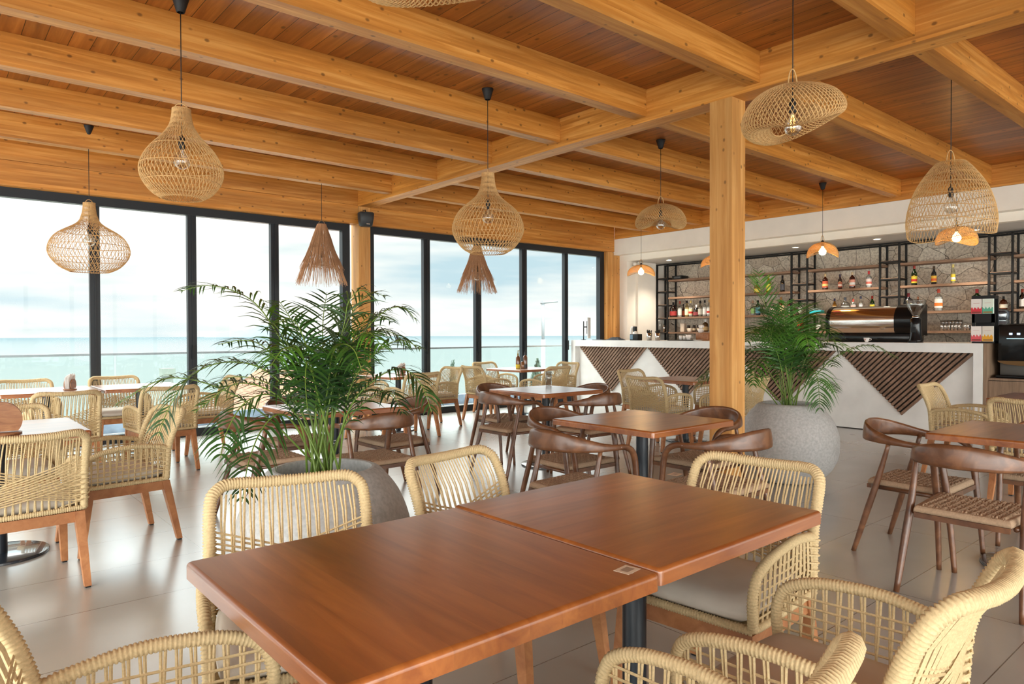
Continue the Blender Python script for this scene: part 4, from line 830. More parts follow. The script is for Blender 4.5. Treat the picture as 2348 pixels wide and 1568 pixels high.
def make_wood_chair():
    root = empty('wooden_armchair')
    # seat: woven cord over four rails
    s = MB(); n = 120; top = []
    def outline(v): return 0.205+0.030*(v+1)/2            # half width at depth v
    for i in range(n+1):
        for j in range(n+1):
            u, v = -1+2*i/n, -1+2*j/n; hw = outline(v); x = u*hw; y = -0.205+0.425*(v+1)/2
            gx, gy = x/0.031, y/0.031; ix, iy = math.floor(gx), math.floor(gy); fx, fy = gx-ix-0.5, gy-iy-0.5
            if (ix+iy) % 2: h_ = 0.014*(1-(2*fx)**2)**0.5*(0.70+0.30*math.cos(fy*12.6))
            else: h_ = 0.014*(1-(2*fy)**2)**0.5*(0.70+0.30*math.cos(fx*12.6))
            ed = max(abs(u), abs(v))
            if abs(u) > 0.86 or abs(v) > 0.9: h_ = 0.004+0.002*math.cos((y if abs(u) > 0.86 else x)/0.0065*2*PI)
            drop = 0.018*max(0, (ed-0.93)/0.07)**2
            s.v.append((x, y, 0.432+h_-0.006*(1-u*u)*(1-v*v)-drop))
    s.f = [(i*(n+1)+j, (i+1)*(n+1)+j, (i+1)*(n+1)+j+1, i*(n+1)+j+1) for i in range(n) for j in range(n)]
    rim = [i*(n+1) for i in range(n+1)]+[n*(n+1)+j for j in range(1, n+1)]+[i*(n+1)+n for i in range(n-1, -1, -1)]+[j for j in range(n-1, 0, -1)]
    b0_ = len(s.v); R_ = []
    for a in rim: p = s.v[a]; s.v.append((p[0], p[1], 0.404)); R_.append(len(s.v)-1)
    for k in range(len(rim)): k2 = (k+1) % len(rim); s.f.append((rim[k], R_[k], R_[k2], rim[k2]))
    s.f.append(tuple(R_)); s.sm = [True]*len(s.f)
    s.build('seat', M['cord'], root, fix=True)
    fr = MB()
    fr.box(-0.225, 0.225, 0.205, 0.228, 0.378, 0.403).box(-0.20, 0.20, -0.212, -0.19, 0.378, 0.403)
    for q in (-1, 1): fr.tube([(q*0.235, 0.225, 0.392), (q*0.212, -0.16, 0.392)], 0.012, 8)
    fr.build('seat_frame', M['walnut'], root)
    # bent top rail: a broad band behind, round arms in front, running down into the front legs
    path = [(0.000, -0.285, 0.712), (0.085, -0.272, 0.710), (0.160, -0.232, 0.702), (0.215, -0.165, 0.690), (0.243, -0.08, 0.676), (0.252, 0.0, 0.668), (0.252, 0.07, 0.663)]
    hh = [0.057, 0.055, 0.048, 0.036, 0.025, 0.0175, 0.0155]; tt = [0.010, 0.0105, 0.012, 0.0145, 0.0165, 0.0165, 0.0155]
    P = [(-p[0], p[1], p[2]) for p in reversed(path[1:])]+path
    H = list(reversed(hh[1:]))+hh; T = list(reversed(tt[1:]))+tt
    C_ = catmull(P, 6)
    ev = lambda A, t: A[int(t)]+(A[min(len(A)-1, int(t)+1)]-A[int(t)])*(t-int(t))
    m = MB(); n = 12; k = len(C_)
    for i, p in enumerate(C_):
        t = min(len(A_)-1.0001, i/6) if (A_ := P) else 0
        tg = (C_[min(i+1, k-1)]-C_[max(i-1, 0)]).normalized(); out_ = tg.cross(Vector((0, 0, 1))).normalized()
        up = Vector((0, 0, 1))+out_*(-0.12); h_, w_ = ev(H, t), ev(T, t)
        for j in range(n):
            a = 2*PI*j/n; ca, sa = math.cos(a), math.sin(a); q = 0.65
            m.v.append(p+out_*(math.copysign(abs(ca)**q, ca)*w_)+up*(math.copysign(abs(sa)**q, sa)*h_))
    for i in range(k-1):
        for j in range(n): m.f.append((i*n+j, i*n+(j+1) % n, (i+1)*n+(j+1) % n, (i+1)*n+j))
    m.sm = [True]*len(m.f); m.build('top_rail', M['walnut'], root, fix=True)
    for q in (-1, 1):
        fl = catmull([(q*0.252, 0.055, 0.664), (q*0.252, 0.11, 0.659), (q*0.250, 0.165, 0.635), (q*0.247, 0.196, 0.585), (q*0.244, 0.212, 0.50), (q*0.241, 0.225, 0.39), (q*0.240, 0.245, 0.20), (q*0.240, 0.262, 0.0)], 6)
        nn = len(fl); MB().tube(fl, lambda i: 0.0160+0.003*math.sin(PI*i/nn)-0.0035*max(0, i/nn-0.6)/0.4, 10).build('leg', M['walnut'], root)
        rl = [Vector((q*0.262, -0.262, 0.0)), Vector((q*0.250, -0.19, 0.25)), Vector((q*0.240, -0.135, 0.44)), Vector((q*0.236, -0.075, 0.665))]
        rl = catmull(rl, 5); nn = len(rl)-1; MB().tube(rl, lambda i: 0.0125+0.0065*math.sin(PI*min(1, i/nn+0.05)), 10).build('leg', M['walnut'], root)
    return root
def make_table(size=0.80, thick=0.036, ztop=0.745, flip=False):
    root = empty('pedestal_table'); h_ = size/2
    bm = bmesh.new(); bmesh.ops.create_cube(bm, size=1)
    for v in bm.verts: v.co = Vector((v.co.x*size, v.co.y*size, ztop-thick/2+v.co.z*thick))
    bmesh.ops.bevel(bm, geom=[e_ for e_ in bm.edges if abs(e_.verts[0].co.z-e_.verts[1].co.z) > 0.01], offset=0.014, segments=4, profile=0.5, affect='EDGES')
    bmesh.ops.bevel(bm, geom=[e_ for e_ in bm.edges if e_.verts[0].co.z > ztop-0.001 and e_.verts[1].co.z > ztop-0.001], offset=0.011, segments=4, profile=0.5, affect='EDGES')
    me = bpy.data.meshes.new('table_top'); bm.to_mesh(me); bm.free(); me.materials.append(M['table'])
    me.set_sharp_from_angle(angle=math.radians(30)); me.polygons.foreach_set('use_smooth', [p_.area < 0.015 for p_ in me.polygons])
    t = bpy.data.objects.new('table_top', me); COL.objects.link(t); t.parent = root
    if flip: t.rotation_euler = (0, 0, PI/2)
    MB().box(-0.25, 0.25, -0.03, 0.03, ztop-thick-0.012, ztop-thick-0.0005).box(-0.03, 0.03, -0.25, 0.25, ztop-thick-0.012, ztop-thick-0.0005).build('top_bracket', M['column'], root)
    MB().lathe([(0.038, 0.014), (0.038, ztop-thick-0.01)], 24).build('pedestal', M['column'], root)
    MB().lathe([(0.0005, 0.018), (0.235, 0.018), (0.243, 0.016), (0.246, 0.010), (0.246, 0.001), (0.0005, 0.001)], 48, smooth=True).build('table_base', M['base'], root, auto=True)
    return root
TG = 'square wooden tables on black pedestals'
TBL = [  # x, y, turn, size, flip, label
 (0.890, 1.400, 0, 0.81, True, 'reddish-brown table with a sticker, left one of the two joined in the foreground'),
 (1.718, 1.422, 0.4, 0.82, False, 'reddish-brown table pushed against the right side of the nearest table'),
 (3.520, 2.850, 0, 0.82, False, 'square table between four dark wooden armchairs, left of the central wooden post'),
 (4.690, 5.000, 0, 0.80, False, 'square table with a drinking glass on it, in the middle of the room'),
 (2.410, 4.950, 1, 0.80, False, 'square table with a white number 5 on its pedestal, behind the big left planter'),
 (4.640, 1.040, 1, 0.82, False, 'dark brown square table at the right edge with woven-seat wooden chairs'),
 (0.340, 5.060, 0, 0.82, False, 'table at the left edge with the round wooden napkin holder on it'),
 (0.950, 8.300, 0, 0.82, False, 'left one of the two tables side by side along the window, carrying the napkins'),
 (1.790, 8.300, 0, 0.80, True, 'right one of the two tables side by side along the window'),
 (4.900, 8.130, 8, 0.80, False, 'table near the window post, seen through the fronds of the big palm'),
 (7.220, 8.250, 2, 0.80, False, 'table with oil bottles in the corner between windows and bar'),
 (7.020, 5.020, 0, 0.80, False, 'table among rope armchairs in front of the left half of the bar'),
 (7.230, 1.470, 0, 0.80, False, 'table at the right edge near the end of the bar, behind the rope armchairs')]
tabs = []
for x, y, a, s_, fl, lab in TBL:
    o = make_table(s_, 0.040 if y < 1.45 and x < 2 else 0.037, 0.745, fl); o.location = (x, y, 0); o.rotation_euler = (0, 0, math.radians(a)); tag(o, lab, 'table', None); tabs.append(o)
# chairs: x, y, facing angle in degrees (0 = facing +X, 90 = facing the windows)
RC = [
 (0.845, 1.960, 253, 'rope armchair behind the nearest table, in front of the left concrete planter'),
 (1.680, 1.975, 281, 'rope armchair behind the nearest tables, just right of the big concrete planter'),
 (2.105, 1.378, 185, 'rope armchair at the right end of the two joined tables in the foreground'),
 (1.622, 0.768, 92, 'rope armchair in the bottom right corner with its whole seat cushion in view'),
 (0.915, 0.815, 90, 'rope armchair cut by the bottom edge, left of the bottom right corner one'),
 (0.350, 1.395, -8, 'rope armchair in the bottom left corner, drawn up to the near table'),
 (0.382, 4.400, 93, 'large rope armchair seen from behind at the left edge, back towards the camera'),
 (0.925, 4.925, 186, 'rope armchair in side view, right of the table with the round holder'),
 (0.420, 5.470, 270, 'rope armchair at the left edge behind the round wooden napkin holder'),
 (0.940, 7.230, 90, 'rope armchair with its back to us in front of the left window table'),
 (1.745, 7.270, 94, 'rope armchair with its back to us in front of the right window table'),
 (0.830, 8.700, 270, 'rope armchair on the window side of the left window table, at the left edge'),
 (1.680, 8.720, 270, 'rope armchair on the window side of the right window table, right of the napkins'),
 (2.400, 8.120, 180, 'rope armchair at the right end of the window tables, behind palm fronds'),
 (4.720, 7.540, 90, 'rope armchair behind the right fronds of the big palm, back towards us'),
 (5.480, 8.130, 180, 'rope armchair just right of the big palm, by the right window bay'),
 (4.700, 8.720, 270, 'rope armchair by the window post, its woven back showing between the palm fronds'),
 (4.270, 8.100, 0, 'rope armchair left of the table at the window post, mostly behind the big palm'),
 (6.480, 8.180, 0, 'rope armchair at the left side of the corner table with the oil bottles'),
 (7.170, 8.830, 272, 'rope armchair behind the left of the corner table, against a window bar'),
 (7.020, 7.530, 92, 'rope armchair in front of the right of the corner table, back towards us'),
 (7.830, 8.130, 180, 'rope armchair at the right of the corner table, beside the end of the bar'),
 (7.080, 5.620, 270, 'rope armchair nearest the white bar front, rear one of two close together'),
 (6.380, 4.900, 0, 'rope armchair with crossing ropes, back to us, before the left half of the bar'),
 (6.920, 4.330, 90, 'rope armchair showing on both sides of the wooden post'),
 (7.700, 4.950, 180, 'rope armchair near the bar, mostly hidden behind the wooden post'),
 (7.150, 2.090, 270, 'rope armchair seen from the side against the white right end of the bar'),
 (6.320, 1.380, 0, 'rope armchair at the right edge in front of the side cabinet, back towards us')]
WC = [
 (2.890, 2.800, 0, 'dark wooden armchair left of the table before the post, its rail nearest the camera'),
 (3.430, 3.420, 270, 'dark wooden armchair on the far side of the table before the post'),
 (3.520, 2.290, 90, 'dark wooden armchair on the near side of the table before the post'),
 (4.120, 2.830, 180, 'dark wooden armchair at the right side of the table before the post'),
 (4.190, 4.960, 0, 'dark wooden armchair on the left side of the middle table with the drinking glass'),
 (4.610, 5.560, 270, 'dark wooden armchair on the window side of the middle table with the glass'),
 (4.680, 4.400, 90, 'dark wooden armchair on the near side of the middle table with the drinking glass'),
 (5.230, 5.020, 180, 'dark wooden armchair at the far right of the middle table, only its rail showing'),
 (1.850, 4.900, 0, 'dark wooden armchair left of the numbered table, behind the hanging fronds'),
 (2.380, 5.520, 270, 'dark wooden armchair on the window side of the numbered table'),
 (2.430, 4.370, 90, 'dark wooden armchair on the near side of the numbered table, directly behind the planter'),
 (2.980, 5.000, 180, 'dark wooden armchair at the right of the numbered table'),
 (4.480, 1.560, 270, 'dark wooden armchair left of the table at the right edge of the photo'),
 (3.970, 1.130, 0, 'dark wooden armchair at the right edge with its woven seat in full view'),
 (5.230, 1.050, 180, 'dark wooden armchair at the far side of the table at the right edge')]
pr = make_rope_chair(); pw_ = make_wood_chair()
for protos, rows, cat, grp in ((pr, RC, 'armchair', 'cream rope armchairs'), (pw_, WC, 'armchair', 'dark wooden armchairs with woven seats')):
    for i, (x, y, a, lab) in enumerate(rows):
        o = protos if i == 0 else copy_tree(protos)
        o.location = (x, y, 0); o.rotation_euler = (0, 0, math.radians(a-90)); tag(o, lab, cat, grp)
        o['placed'] = 1; del o['placed']
# number 5 on the pedestal
cu_ = bpy.data.curves.new('number_five', 'FONT'); cu_.body = '5'; cu_.size = 0.085; cu_.extrude = 0.001; cu_.align_x = 'CENTER'; cu_.align_y = 'CENTER'
n5 = bpy.data.objects.new('number_five', cu_); COL.objects.link(n5); cu_.materials.append(M['paper'])
bpy.context.view_layer.update(); dg = bpy.context.evaluated_depsgraph_get(); me = bpy.data.meshes.new_from_object(n5.evaluated_get(dg)); bpy.data.objects.remove(n5)
for v in me.vertices:                                      # wrap it round the column
    a = v.co.x/0.0385; v.co = Vector((0.0392*math.sin(a), -0.0392*math.cos(a), v.co.y))
n5 = bpy.data.objects.new('number_five', me); COL.objects.link(n5); n5.parent = tabs[4]; n5.location = (0, 0, 0.455); n5.rotation_euler = (0, 0, math.radians(-25))
# stickers on the near tables
for (px, py, a, lab, par) in ((1438, 1306, 8, 'small pale printed sticker on the right corner of the near table', 0), (1548, 1087, 8, 'small faint sticker on the far corner of the right-hand near table', 1)):
    p = onz(px, py, 0.7455); o = empty('table_sticker', (p.x, p.y, 0.7452), math.radians(a))
    MB().box(-0.026, 0.026, -0.021, 0.021, 0, 0.0006).build('paper_square', plain('sticker_paper', (0.62, 0.50, 0.38) if par == 0 else (0.50, 0.36, 0.25), 0.5), o)
    MB().box(-0.016, 0.016, -0.011, 0.011, 0.0006, 0.0009).build('printed_frame', plain('sticker_print', (0.30, 0.22, 0.16), 0.5), o)
    tag(o, lab, 'sticker')
# ================================================================ PENDANTS
def basket(mb, prof, n, twist, r=0.0022, wave=None, rings=(), seg=26, both=True, squash=(1, 1)):
    P = [Vector((a, 0, b_)) for a, b_ in prof]; C_ = resample(catmull(P, 8), 0.012); L_ = len(C_)-1
    def pt(t, ph):
        i = t*L_; k = min(L_-1, int(i)); q = C_[k].lerp(C_[k+1], i-k)
        x, y, z = q.x*math.cos(ph)*squash[0], q.x*math.sin(ph)*squash[1], q.z
        if wave: x, y, z = wave(x, y, z, t, ph)
        return (x, y, z)
    for s_ in ((1, -1) if both else (1,)):
        for k in range(n):
            p0 = 2*PI*k/n
            mb.tube([pt(i/seg, p0+s_*twist*(i/seg)) for i in range(seg+1)], r, 3, cap=False)
    for t in rings: mb.tube([pt(t, 2*PI*i/48) for i in range(48)], r*1.3, 4, closed=True)
def pendant(x, y, ztop, zbot, kind, label, group=None, lit=False, rot=0.0, w=None, tilt=(0.0, 0.16, 0.87)):
    name = {'onion': 'rattan_pendant_lamp', 'wave': 'wavy_rattan_pendant_lamp', 'bell': 'bell_rattan_pendant_lamp', 'raffia': 'raffia_pendant_lamp'}[kind]
    o = empty(name, (x, y, zbot), rot); H_ = ztop-zbot; zc = ZC-zbot
    zs = H_*0.62
    if kind == 'onion':
        zs = H_*0.56; R_ = w/2; nk = 0.095*H_/0.56*0.7
        prof = [(0.055, H_), (0.058, H_*0.93), (0.072, H_*0.82), (0.115, H_*0.70), (R_*0.80, H_*0.53), (R_*0.985, H_*0.36), (R_*0.96, H_*0.22), (R_*0.74, H_*0.075), (R_*0.48, 0.0)]
        m = MB(); basket(m, prof, 54, 1.05, 0.0022, rings=(0.0, 0.12, 0.42, 0.62, 0.78, 0.985))
    elif kind == 'bell':
        R_ = w/2; prof = [(R_*0.34, H_), (R_*0.50, H_*0.90), (R_*0.76, H_*0.68), (R_*0.92, H_*0.45), (R_, H_*0.20), (R_*0.97, 0.0)]
        m = MB(); basket(m, prof, 66, 0.75, 0.0021, rings=(0.0, 0.2, 0.36, 0.52, 0.68, 0.84, 0.995), wave=lambda x, y, z, t, ph: (x, y, z+0.035*t*t*math.cos(2*ph+0.8)*R_/0.3)); zs = H_*0.52
    elif kind == 'wave':
        R_ = w/2; A1, A2, PH0 = tilt
        prof = [(R_*0.12, H_*0.98), (R_*0.50, H_*0.93), (R_*0.84, H_*0.74), (R_, H_*0.46), (R_*0.95, H_*0.27), (R_*0.72, H_*0.24), (R_*0.42, H_*0.36)] if not lit else [(R_*0.10, H_*0.99), (R_*0.48, H_*0.96), (R_*0.82, H_*0.80), (R_*0.99, H_*0.55), (R_, H_*0.34)]
        m = MB(); basket(m, prof, 72, 1.15, 0.0027, rings=(0.0, 0.16, 0.995), seg=30, wave=lambda x, y, z, t, ph: (x, y, z+H_*(t**1.3)*(A2*math.cos(2*(ph-PH0))+A1*math.cos(ph-PH0)))); zs = H_*(0.80 if lit else 0.52)
    elif kind == 'dome':
        pass
    else:
        R_ = w/2; m = MB(); rng = random.Random(int(x*10)); tiers = [(H_, H_*0.56, 0.055, R_*0.52), (H_*0.80, H_*0.36, R_*0.27, R_*0.72), (H_*0.60, H_*0.24, R_*0.46, R_*0.86), (H_*0.42, 0.0, R_*0.60, R_)]
        for (za, zb, ra, rb2) in tiers:
            for k in range(210):
                ph = rng.random()*2*PI; e_ = rng.uniform(-0.03, 0.03); rb3 = rb2*rng.uniform(0.86, 1.0)
                a = Vector((ra*math.cos(ph), ra*math.sin(ph), za)); zb_ = zb+rng.uniform(-0.02, 0.035)
                b_ = Vector((rb3*math.cos(ph+e_), rb3*math.sin(ph+e_), zb_)); mid = a.lerp(b_, 0.55)+Vector((rng.uniform(-.008, .008), rng.uniform(-.008, .008), 0.0))
                m.tube([a, mid, b_], lambda i: 0.0030-0.0008*i, 3, cap=False)
        basket(m, [(0.05, H_), (R_*0.30, H_*0.72), (R_*0.52, H_*0.42), (R_*0.62, H_*0.30)], 40, 0.5, 0.002, rings=(0, 0.3, 0.6, 0.99))
        zs = H_*0.45
    mat = M['rattan'] if kind != 'raffia' else M['raffia']
    m.build('lamp_shade', mat, o)
    # cane handle over the crown
    if kind in ('onion', 'wave', 'bell'):
        hw_ = {'onion': 0.042, 'wave': 0.05, 'bell': R_*0.30}[kind]; hz = {'onion': 0.045, 'wave': 0.10, 'bell': 0.11}[kind]
        MB().tube([(hw_*math.cos(a), 0, H_*0.985+hz*math.sin(a)) for a in [PI*i/12 for i in range(13)]], 0.0042, 6).build('handle', M['rattan'], o)
    else:
        MB().tube([(0.04*math.cos(a), 0, H_+0.05*math.sin(a)) for a in [PI*i/8 for i in range(9)]], 0.003, 5).build('handle', M['raffia'], o)
    MB().tube([(0, 0, zs+0.05), (0, 0, zc)], 0.0032, 6).build('cable', M['cable'], o)
    MB().lathe([(0.022, zc-0.095), (0.026, zc-0.092), (0.052, zc-0.004), (0.052, zc-0.0005), (0.0005, zc-0.0005)], 20).build('ceiling_cup', M['cable'], o)
    MB().lathe([(0.008, zs+0.085), (0.019, zs+0.075), (0.021, zs+0.005), (0.014, zs-0.003)], 14).build('lamp_socket', M['cable'], o)
    rb_ = 0.052
    bp = [(0.014, zs), (0.018, zs-0.02), (0.042, zs-0.048)]+[(rb_*math.sin(a), zs-0.078-rb_*math.cos(PI-a)*-1*0 + rb_*math.cos(a)*1) for a in ()]
    for i in range(9): a = math.radians(55+125*i/8); bp.append((max(0.0005, rb_*math.sin(a)), zs-0.080+rb_*math.cos(a)))
    if lit:
        MB().lathe(bp, 16).build('light_bulb', M['litbulb'], o)
        l = bpy.data.lights.new('bulb_lamp', 'POINT'); l.energy = 16; l.color = (1.0, 0.50, 0.12); l.shadow_soft_size = 0.06
        lo = bpy.data.objects.new('bulb_lamp', l); COL.objects.link(lo); lo.parent = o; lo.location = (0, 0, zs-0.08)
    else:
        bo = MB().lathe(bp, 20).build('light_bulb', M['bulb'], o)
        f = MB()
        for k in range(4):
            a = k*PI/2; f.tube([(0.004*math.cos(a), 0.004*math.sin(a), zs-0.015), (0.014*math.cos(a), 0.014*math.sin(a), zs-0.05), (0.010*math.cos(a), 0.010*math.sin(a), zs-0.09)], 0.0013, 4)
        f.build('filament', M['filament'] if kind == 'wave' and x < 5 else M['steel'], bo)
    tag(o, label, 'pendant lamp', group)
    return o
M['litbulb'] = plain('lit_bulb', (1, 0.9, 0.7), 0.4, emit=(1.0, 0.72, 0.32), estr=14)
pendant(1.290, 4.790, 2.745, 2.168, 'onion', 'onion-shaped rattan pendant nearest the camera at the upper left', None, w=0.50)
pendant(1.340, 8.330, 2.660, 1.945, 'onion', 'wide onion-shaped rattan pendant hanging low before the left window', None, w=0.745, rot=0.5)
pendant(3.835, 4.830, 2.715, 2.005, 'onion', 'large onion-shaped rattan pendant in the middle, with a raffia one behind it', None, w=0.635, rot=0.9)
pendant(3.920, 8.360, 2.700, 1.930, 'raffia', 'shaggy brown raffia cone pendant in front of the left window bay', None, w=0.66)
pendant(6.420, 8.360, 2.620, 1.915, 'raffia', 'shaggy raffia cone pendant showing below the middle onion-shaped pendant', None, w=0.62)
pendant(6.330, 4.860, 2.735, 2.43, 'wave', 'smaller wavy rattan pendant left of the wooden post', None, w=0.56)
pendant(3.840, 2.010, 2.72, 2.40, 'wave', 'big wavy rattan pendant just right of the wooden post', None, w=0.56, tilt=(0.20, 0.12, -0.70))
pendant(1.345, 2.000, 2.74, 2.43, 'wave', 'wavy rattan pendant cut by the top edge of the photo', None, w=0.56, tilt=(0.1, 0.1, 0.6))
pendant(6.350, 1.985, 2.665, 2.09, 'bell', 'bell-shaped rattan pendant at the upper right', None, w=0.635)
for i, (px, zt, zb, w_, t_) in enumerate(((1470, 2.53, 2.28, 0.49, 'small glowing woven pendant at the far left over the bar'), (1640, 2.57, 2.32, 0.46, 'glowing woven pendant over the bar almost hidden behind the wooden post'), (1886, 2.60, 2.33, 0.42, 'small glowing woven pendant over the bar, right of the wooden post'), (2193, 2.62, 2.34, 0.46, 'glowing woven pendant over the bar right under the bell-shaped pendant'))):
    p = onx(px, 600, 9.95); pendant(9.95, p.y, zt, zb, 'wave', t_, None, lit=True, w=w_, tilt=((0.10, 0.16, 0.87), (0, 0.16, 0.8), (0.12, 0.16, 0.6), (0, 0.16, 0.87))[i])
# ================================================================ PALMS
def frond(mb, st, P, ln=0.30, n=26, wd=0.012, droop=0.5, start=0.35, rng=random, bare=0.006):
    """P: world points of the midrib, relative to the plant"""
    C_ = resample(catmull(P, 8), 0.02); k = len(C_)-1
    st.tube(C_, lambda i: bare*(1-0.75*i/k), 5)
    for i in range(n):
        t = start+(1-start)*(i+0.5)/n; j = min(k-1, int(t*k)); p = C_[j]; tg = (C_[j+1]-C_[j]).normalized()
        side = tg.cross(Vector((0, 0, 1)))
        if side.length < 0.2: side = tg.cross(Vector((0.3, 1, 0)))
        side.normalize(); up = side.cross(tg)
        prof_ = math.sin(PI*min(1, 0.18+0.82*(t-start)/(1-start)))**0.6
        for s_ in (-1, 1):
            l = ln*max(0.25, prof_)*rng.uniform(0.85, 1.12); d = (tg*rng.uniform(0.55, 0.8)+side*s_*0.9+up*rng.uniform(0.05, 0.35)).normalized()
            a = p; pts = [a]; dd = d.copy()
            for q in range(4):
                a = a+dd*(l/4); pts.append(a); dd = (dd+Vector((0, 0, -droop*0.34))).normalized()
            w_ = wd*rng.uniform(0.8, 1.15); nrm = d.cross(tg); nrm = nrm.normalized() if nrm.length > 0.05 else up
            wv_ = d.cross(nrm).normalized()
            ws = [0.35, 1.0, 0.9, 0.55, 0.06]; vs_ = []
            for q, c in enumerate(pts): vs_ += [c+wv_*(w_/2*ws[q]), c-wv_*(w_/2*ws[q])]
            mb.add(vs_, [(2*q, 2*q+2, 2*q+3, 2*q+1) for q in range(4)], True)
def planter(x, y, R_, zr, rr, label):
    o = empty('concrete_planter', (x, y, 0))
    prof = [(0.0005, 0.001), (R_*0.46, 0.001), (R_*0.60, 0.02), (R_*0.82, 0.10), (R_*0.96, 0.21), (R_, 0.335), (R_*0.975, 0.43), (R_*0.86, 0.55), (rr*1.18, zr-0.025), (rr*1.04, zr-0.003), (rr*0.98, zr), (rr*0.92, zr-0.01), (rr*0.92, zr-0.09)]
    P = [(p.x, p.z) for p in catmull([(a, 0, b_) for a, b_ in prof[1:]], 5)]
    MB().lathe([(0.0005, 0.001)]+[(max(0.0005, a), max(0.001, b_)) for a, b_ in P], 64).build('pot', M['concrete'], o)
    MB().lathe([(0.0005, zr-0.065), (rr*0.5, zr-0.07), (rr*0.93, zr-0.08)], 32).build('soil', M['soil'], o)
    return tag(o, label, 'planter')
pl1 = (1.440, 3.060); pl2 = (5.800, 3.070)
planter(*pl1, 0.405, 0.672, 0.232, 'round grey concrete planter behind the near table, holding the big palm')
planter(*pl2, 0.415, 0.680, 0.228, 'round grey concrete planter at the right, between the wooden post and the bar')
def palm(name, xy, dep, fr, label, extra, seed, leafm, z0=0.60, ln=0.26, wd=0.013):
    o = empty(name, (xy[0], xy[1], z0)); rng = random.Random(seed); org = Vector((xy[0], xy[1], z0))
    for i, (pts, dz, l, n, dr) in enumerate(fr):
        lf, st = MB(), MB(); m = len(pts)
        P = [ond(px, py, dep+dz*(j/(m-1))**1.2)-org for j, (px, py) in enumerate(pts)]
        P[0] = Vector((rng.uniform(-.07, .07), rng.uniform(-.07, .07), 0.0))
        frond(lf, st, P, l, n, wd, dr, 0.34, rng)
        a = lf.build('frond', M[leafm] if i % 4 else M['leaf2'], o); st.build('frond_stem', M['stem'], a)
    for i in range(extra):
        lf, st = MB(), MB(); a = rng.random()*2*PI
        if xy[0] > 5 and math.cos(a) < -0.35: a += PI
        el = rng.uniform(0.5, 1.25); L_ = rng.uniform(0.55, 0.85)
        d = Vector((math.cos(a)*math.cos(el), math.sin(a)*math.cos(el), math.sin(el)))
        P = [Vector((rng.uniform(-.08, .08), rng.uniform(-.08, .08), 0)), d*L_*0.4+Vector((0, 0, .05)), d*L_*0.8, d*L_*1.05+Vector((math.cos(a)*.12, math.sin(a)*.12, -0.06)), d*L_*1.15+Vector((math.cos(a)*.28, math.sin(a)*.28, -0.22))]
        frond(lf, st, P, ln*rng.uniform(0.75, 1), 18, wd, rng.uniform(0.4, 1.0), 0.4, rng)
        q = lf.build('frond', M[leafm] if i % 3 else M['leaf2'], o); st.build('frond_stem', M['stem'], q)
    tag(o, label, 'palm'); return o
F1_ = [  # midrib in the photograph, depth change towards the tip, leaflet length, count, droop
 ([(735, 1050), (700, 900), (650, 790), (590, 700), (530, 665), (470, 655), (412, 668)], 0.10, 0.26, 30, 0.75),
 ([(730, 1050), (690, 940), (610, 850), (520, 830), (440, 860), (390, 930), (362, 1000)], -0.35, 0.25, 28, 0.9),
 ([(725, 1055), (680, 950), (620, 905), (560, 925), (520, 990), (505, 1050)], -0.45, 0.24, 22, 1.0),
 ([(722, 1055), (680, 980), (640, 950), (600, 985), (570, 1060), (555, 1150)], -0.6, 0.22, 20, 1.1),
 ([(740, 1050), (715, 880), (690, 780), (660, 720), (640, 690)], 0.25, 0.26, 22, 0.4),
 ([(745, 1050), (742, 880), (740, 780), (742, 720), (750, 670)], 0.35, 0.28, 22, 0.3),
 ([(748, 1050), (765, 880), (785, 770), (815, 705), (850, 672), (885, 680)], 0.2, 0.26, 26, 0.5),
 ([(752, 1050), (785, 880), (830, 770), (880, 715), (925, 705), (955, 735)], 0.1, 0.26, 26, 0.8),
 ([(755, 1050), (800, 900), (860, 810), (920, 780), (965, 800)], -0.1, 0.24, 24, 0.8),
 ([(758, 1050), (800, 940), (860, 870), (920, 845), (965, 880), (990, 945)], -0.2, 0.22, 26, 1.0),
 ([(750, 1050), (800, 960), (870, 900), (900, 905), (925, 950)], 0.3, 0.18, 20, 1.0),
 ([(735, 1050), (690, 900), (610, 800), (560, 780), (500, 790)], 0.2, 0.24, 24, 0.9),
 ([(740, 1050), (725, 900), (700, 830), (680, 800), (650, 800), (620, 840)], -0.5, 0.26, 24, 1.0),
 ([(745, 1050), (750, 900), (760, 820), (780, 790), (810, 800), (830, 850)], -0.45, 0.24, 22, 0.9),
 ([(732, 1050), (700, 960), (650, 900), (590, 870), (530, 865), (480, 890)], 0.35, 0.22, 22, 0.9),
 ([(742, 1050), (735, 930), (715, 850), (705, 830), (700, 870), (705, 940)], -0.55, 0.20, 18, 0.8),
 ([(750, 1050), (770, 900), (800, 800), (830, 740), (865, 720), (900, 740)], 0.4, 0.24, 24, 0.8),
 ([(738, 1050), (705, 880), (660, 790), (625, 740), (610, 760)], 0.0, 0.22, 20, 0.6),
 ([(748, 1050), (765, 860), (790, 740), (800, 690), (830, 665), (865, 690)], 0.1, 0.26, 26, 0.9),
 ([(750, 1050), (775, 890), (815, 800), (860, 760), (905, 765), (935, 800)], 0.25, 0.24, 26, 0.9),
 ([(748, 1050), (760, 900), (785, 820), (820, 770), (850, 765), (880, 800)], -0.3, 0.24, 26, 1.0),
 ([(740, 1050), (720, 860), (690, 760), (665, 730), (640, 740)], -0.2, 0.24, 24, 0.8)]
palm('areca_palm', pl1, 3.27, F1_, 'big palm with long drooping fronds in the left concrete planter', 5, 11, 'leaf', ln=0.22, wd=0.011)
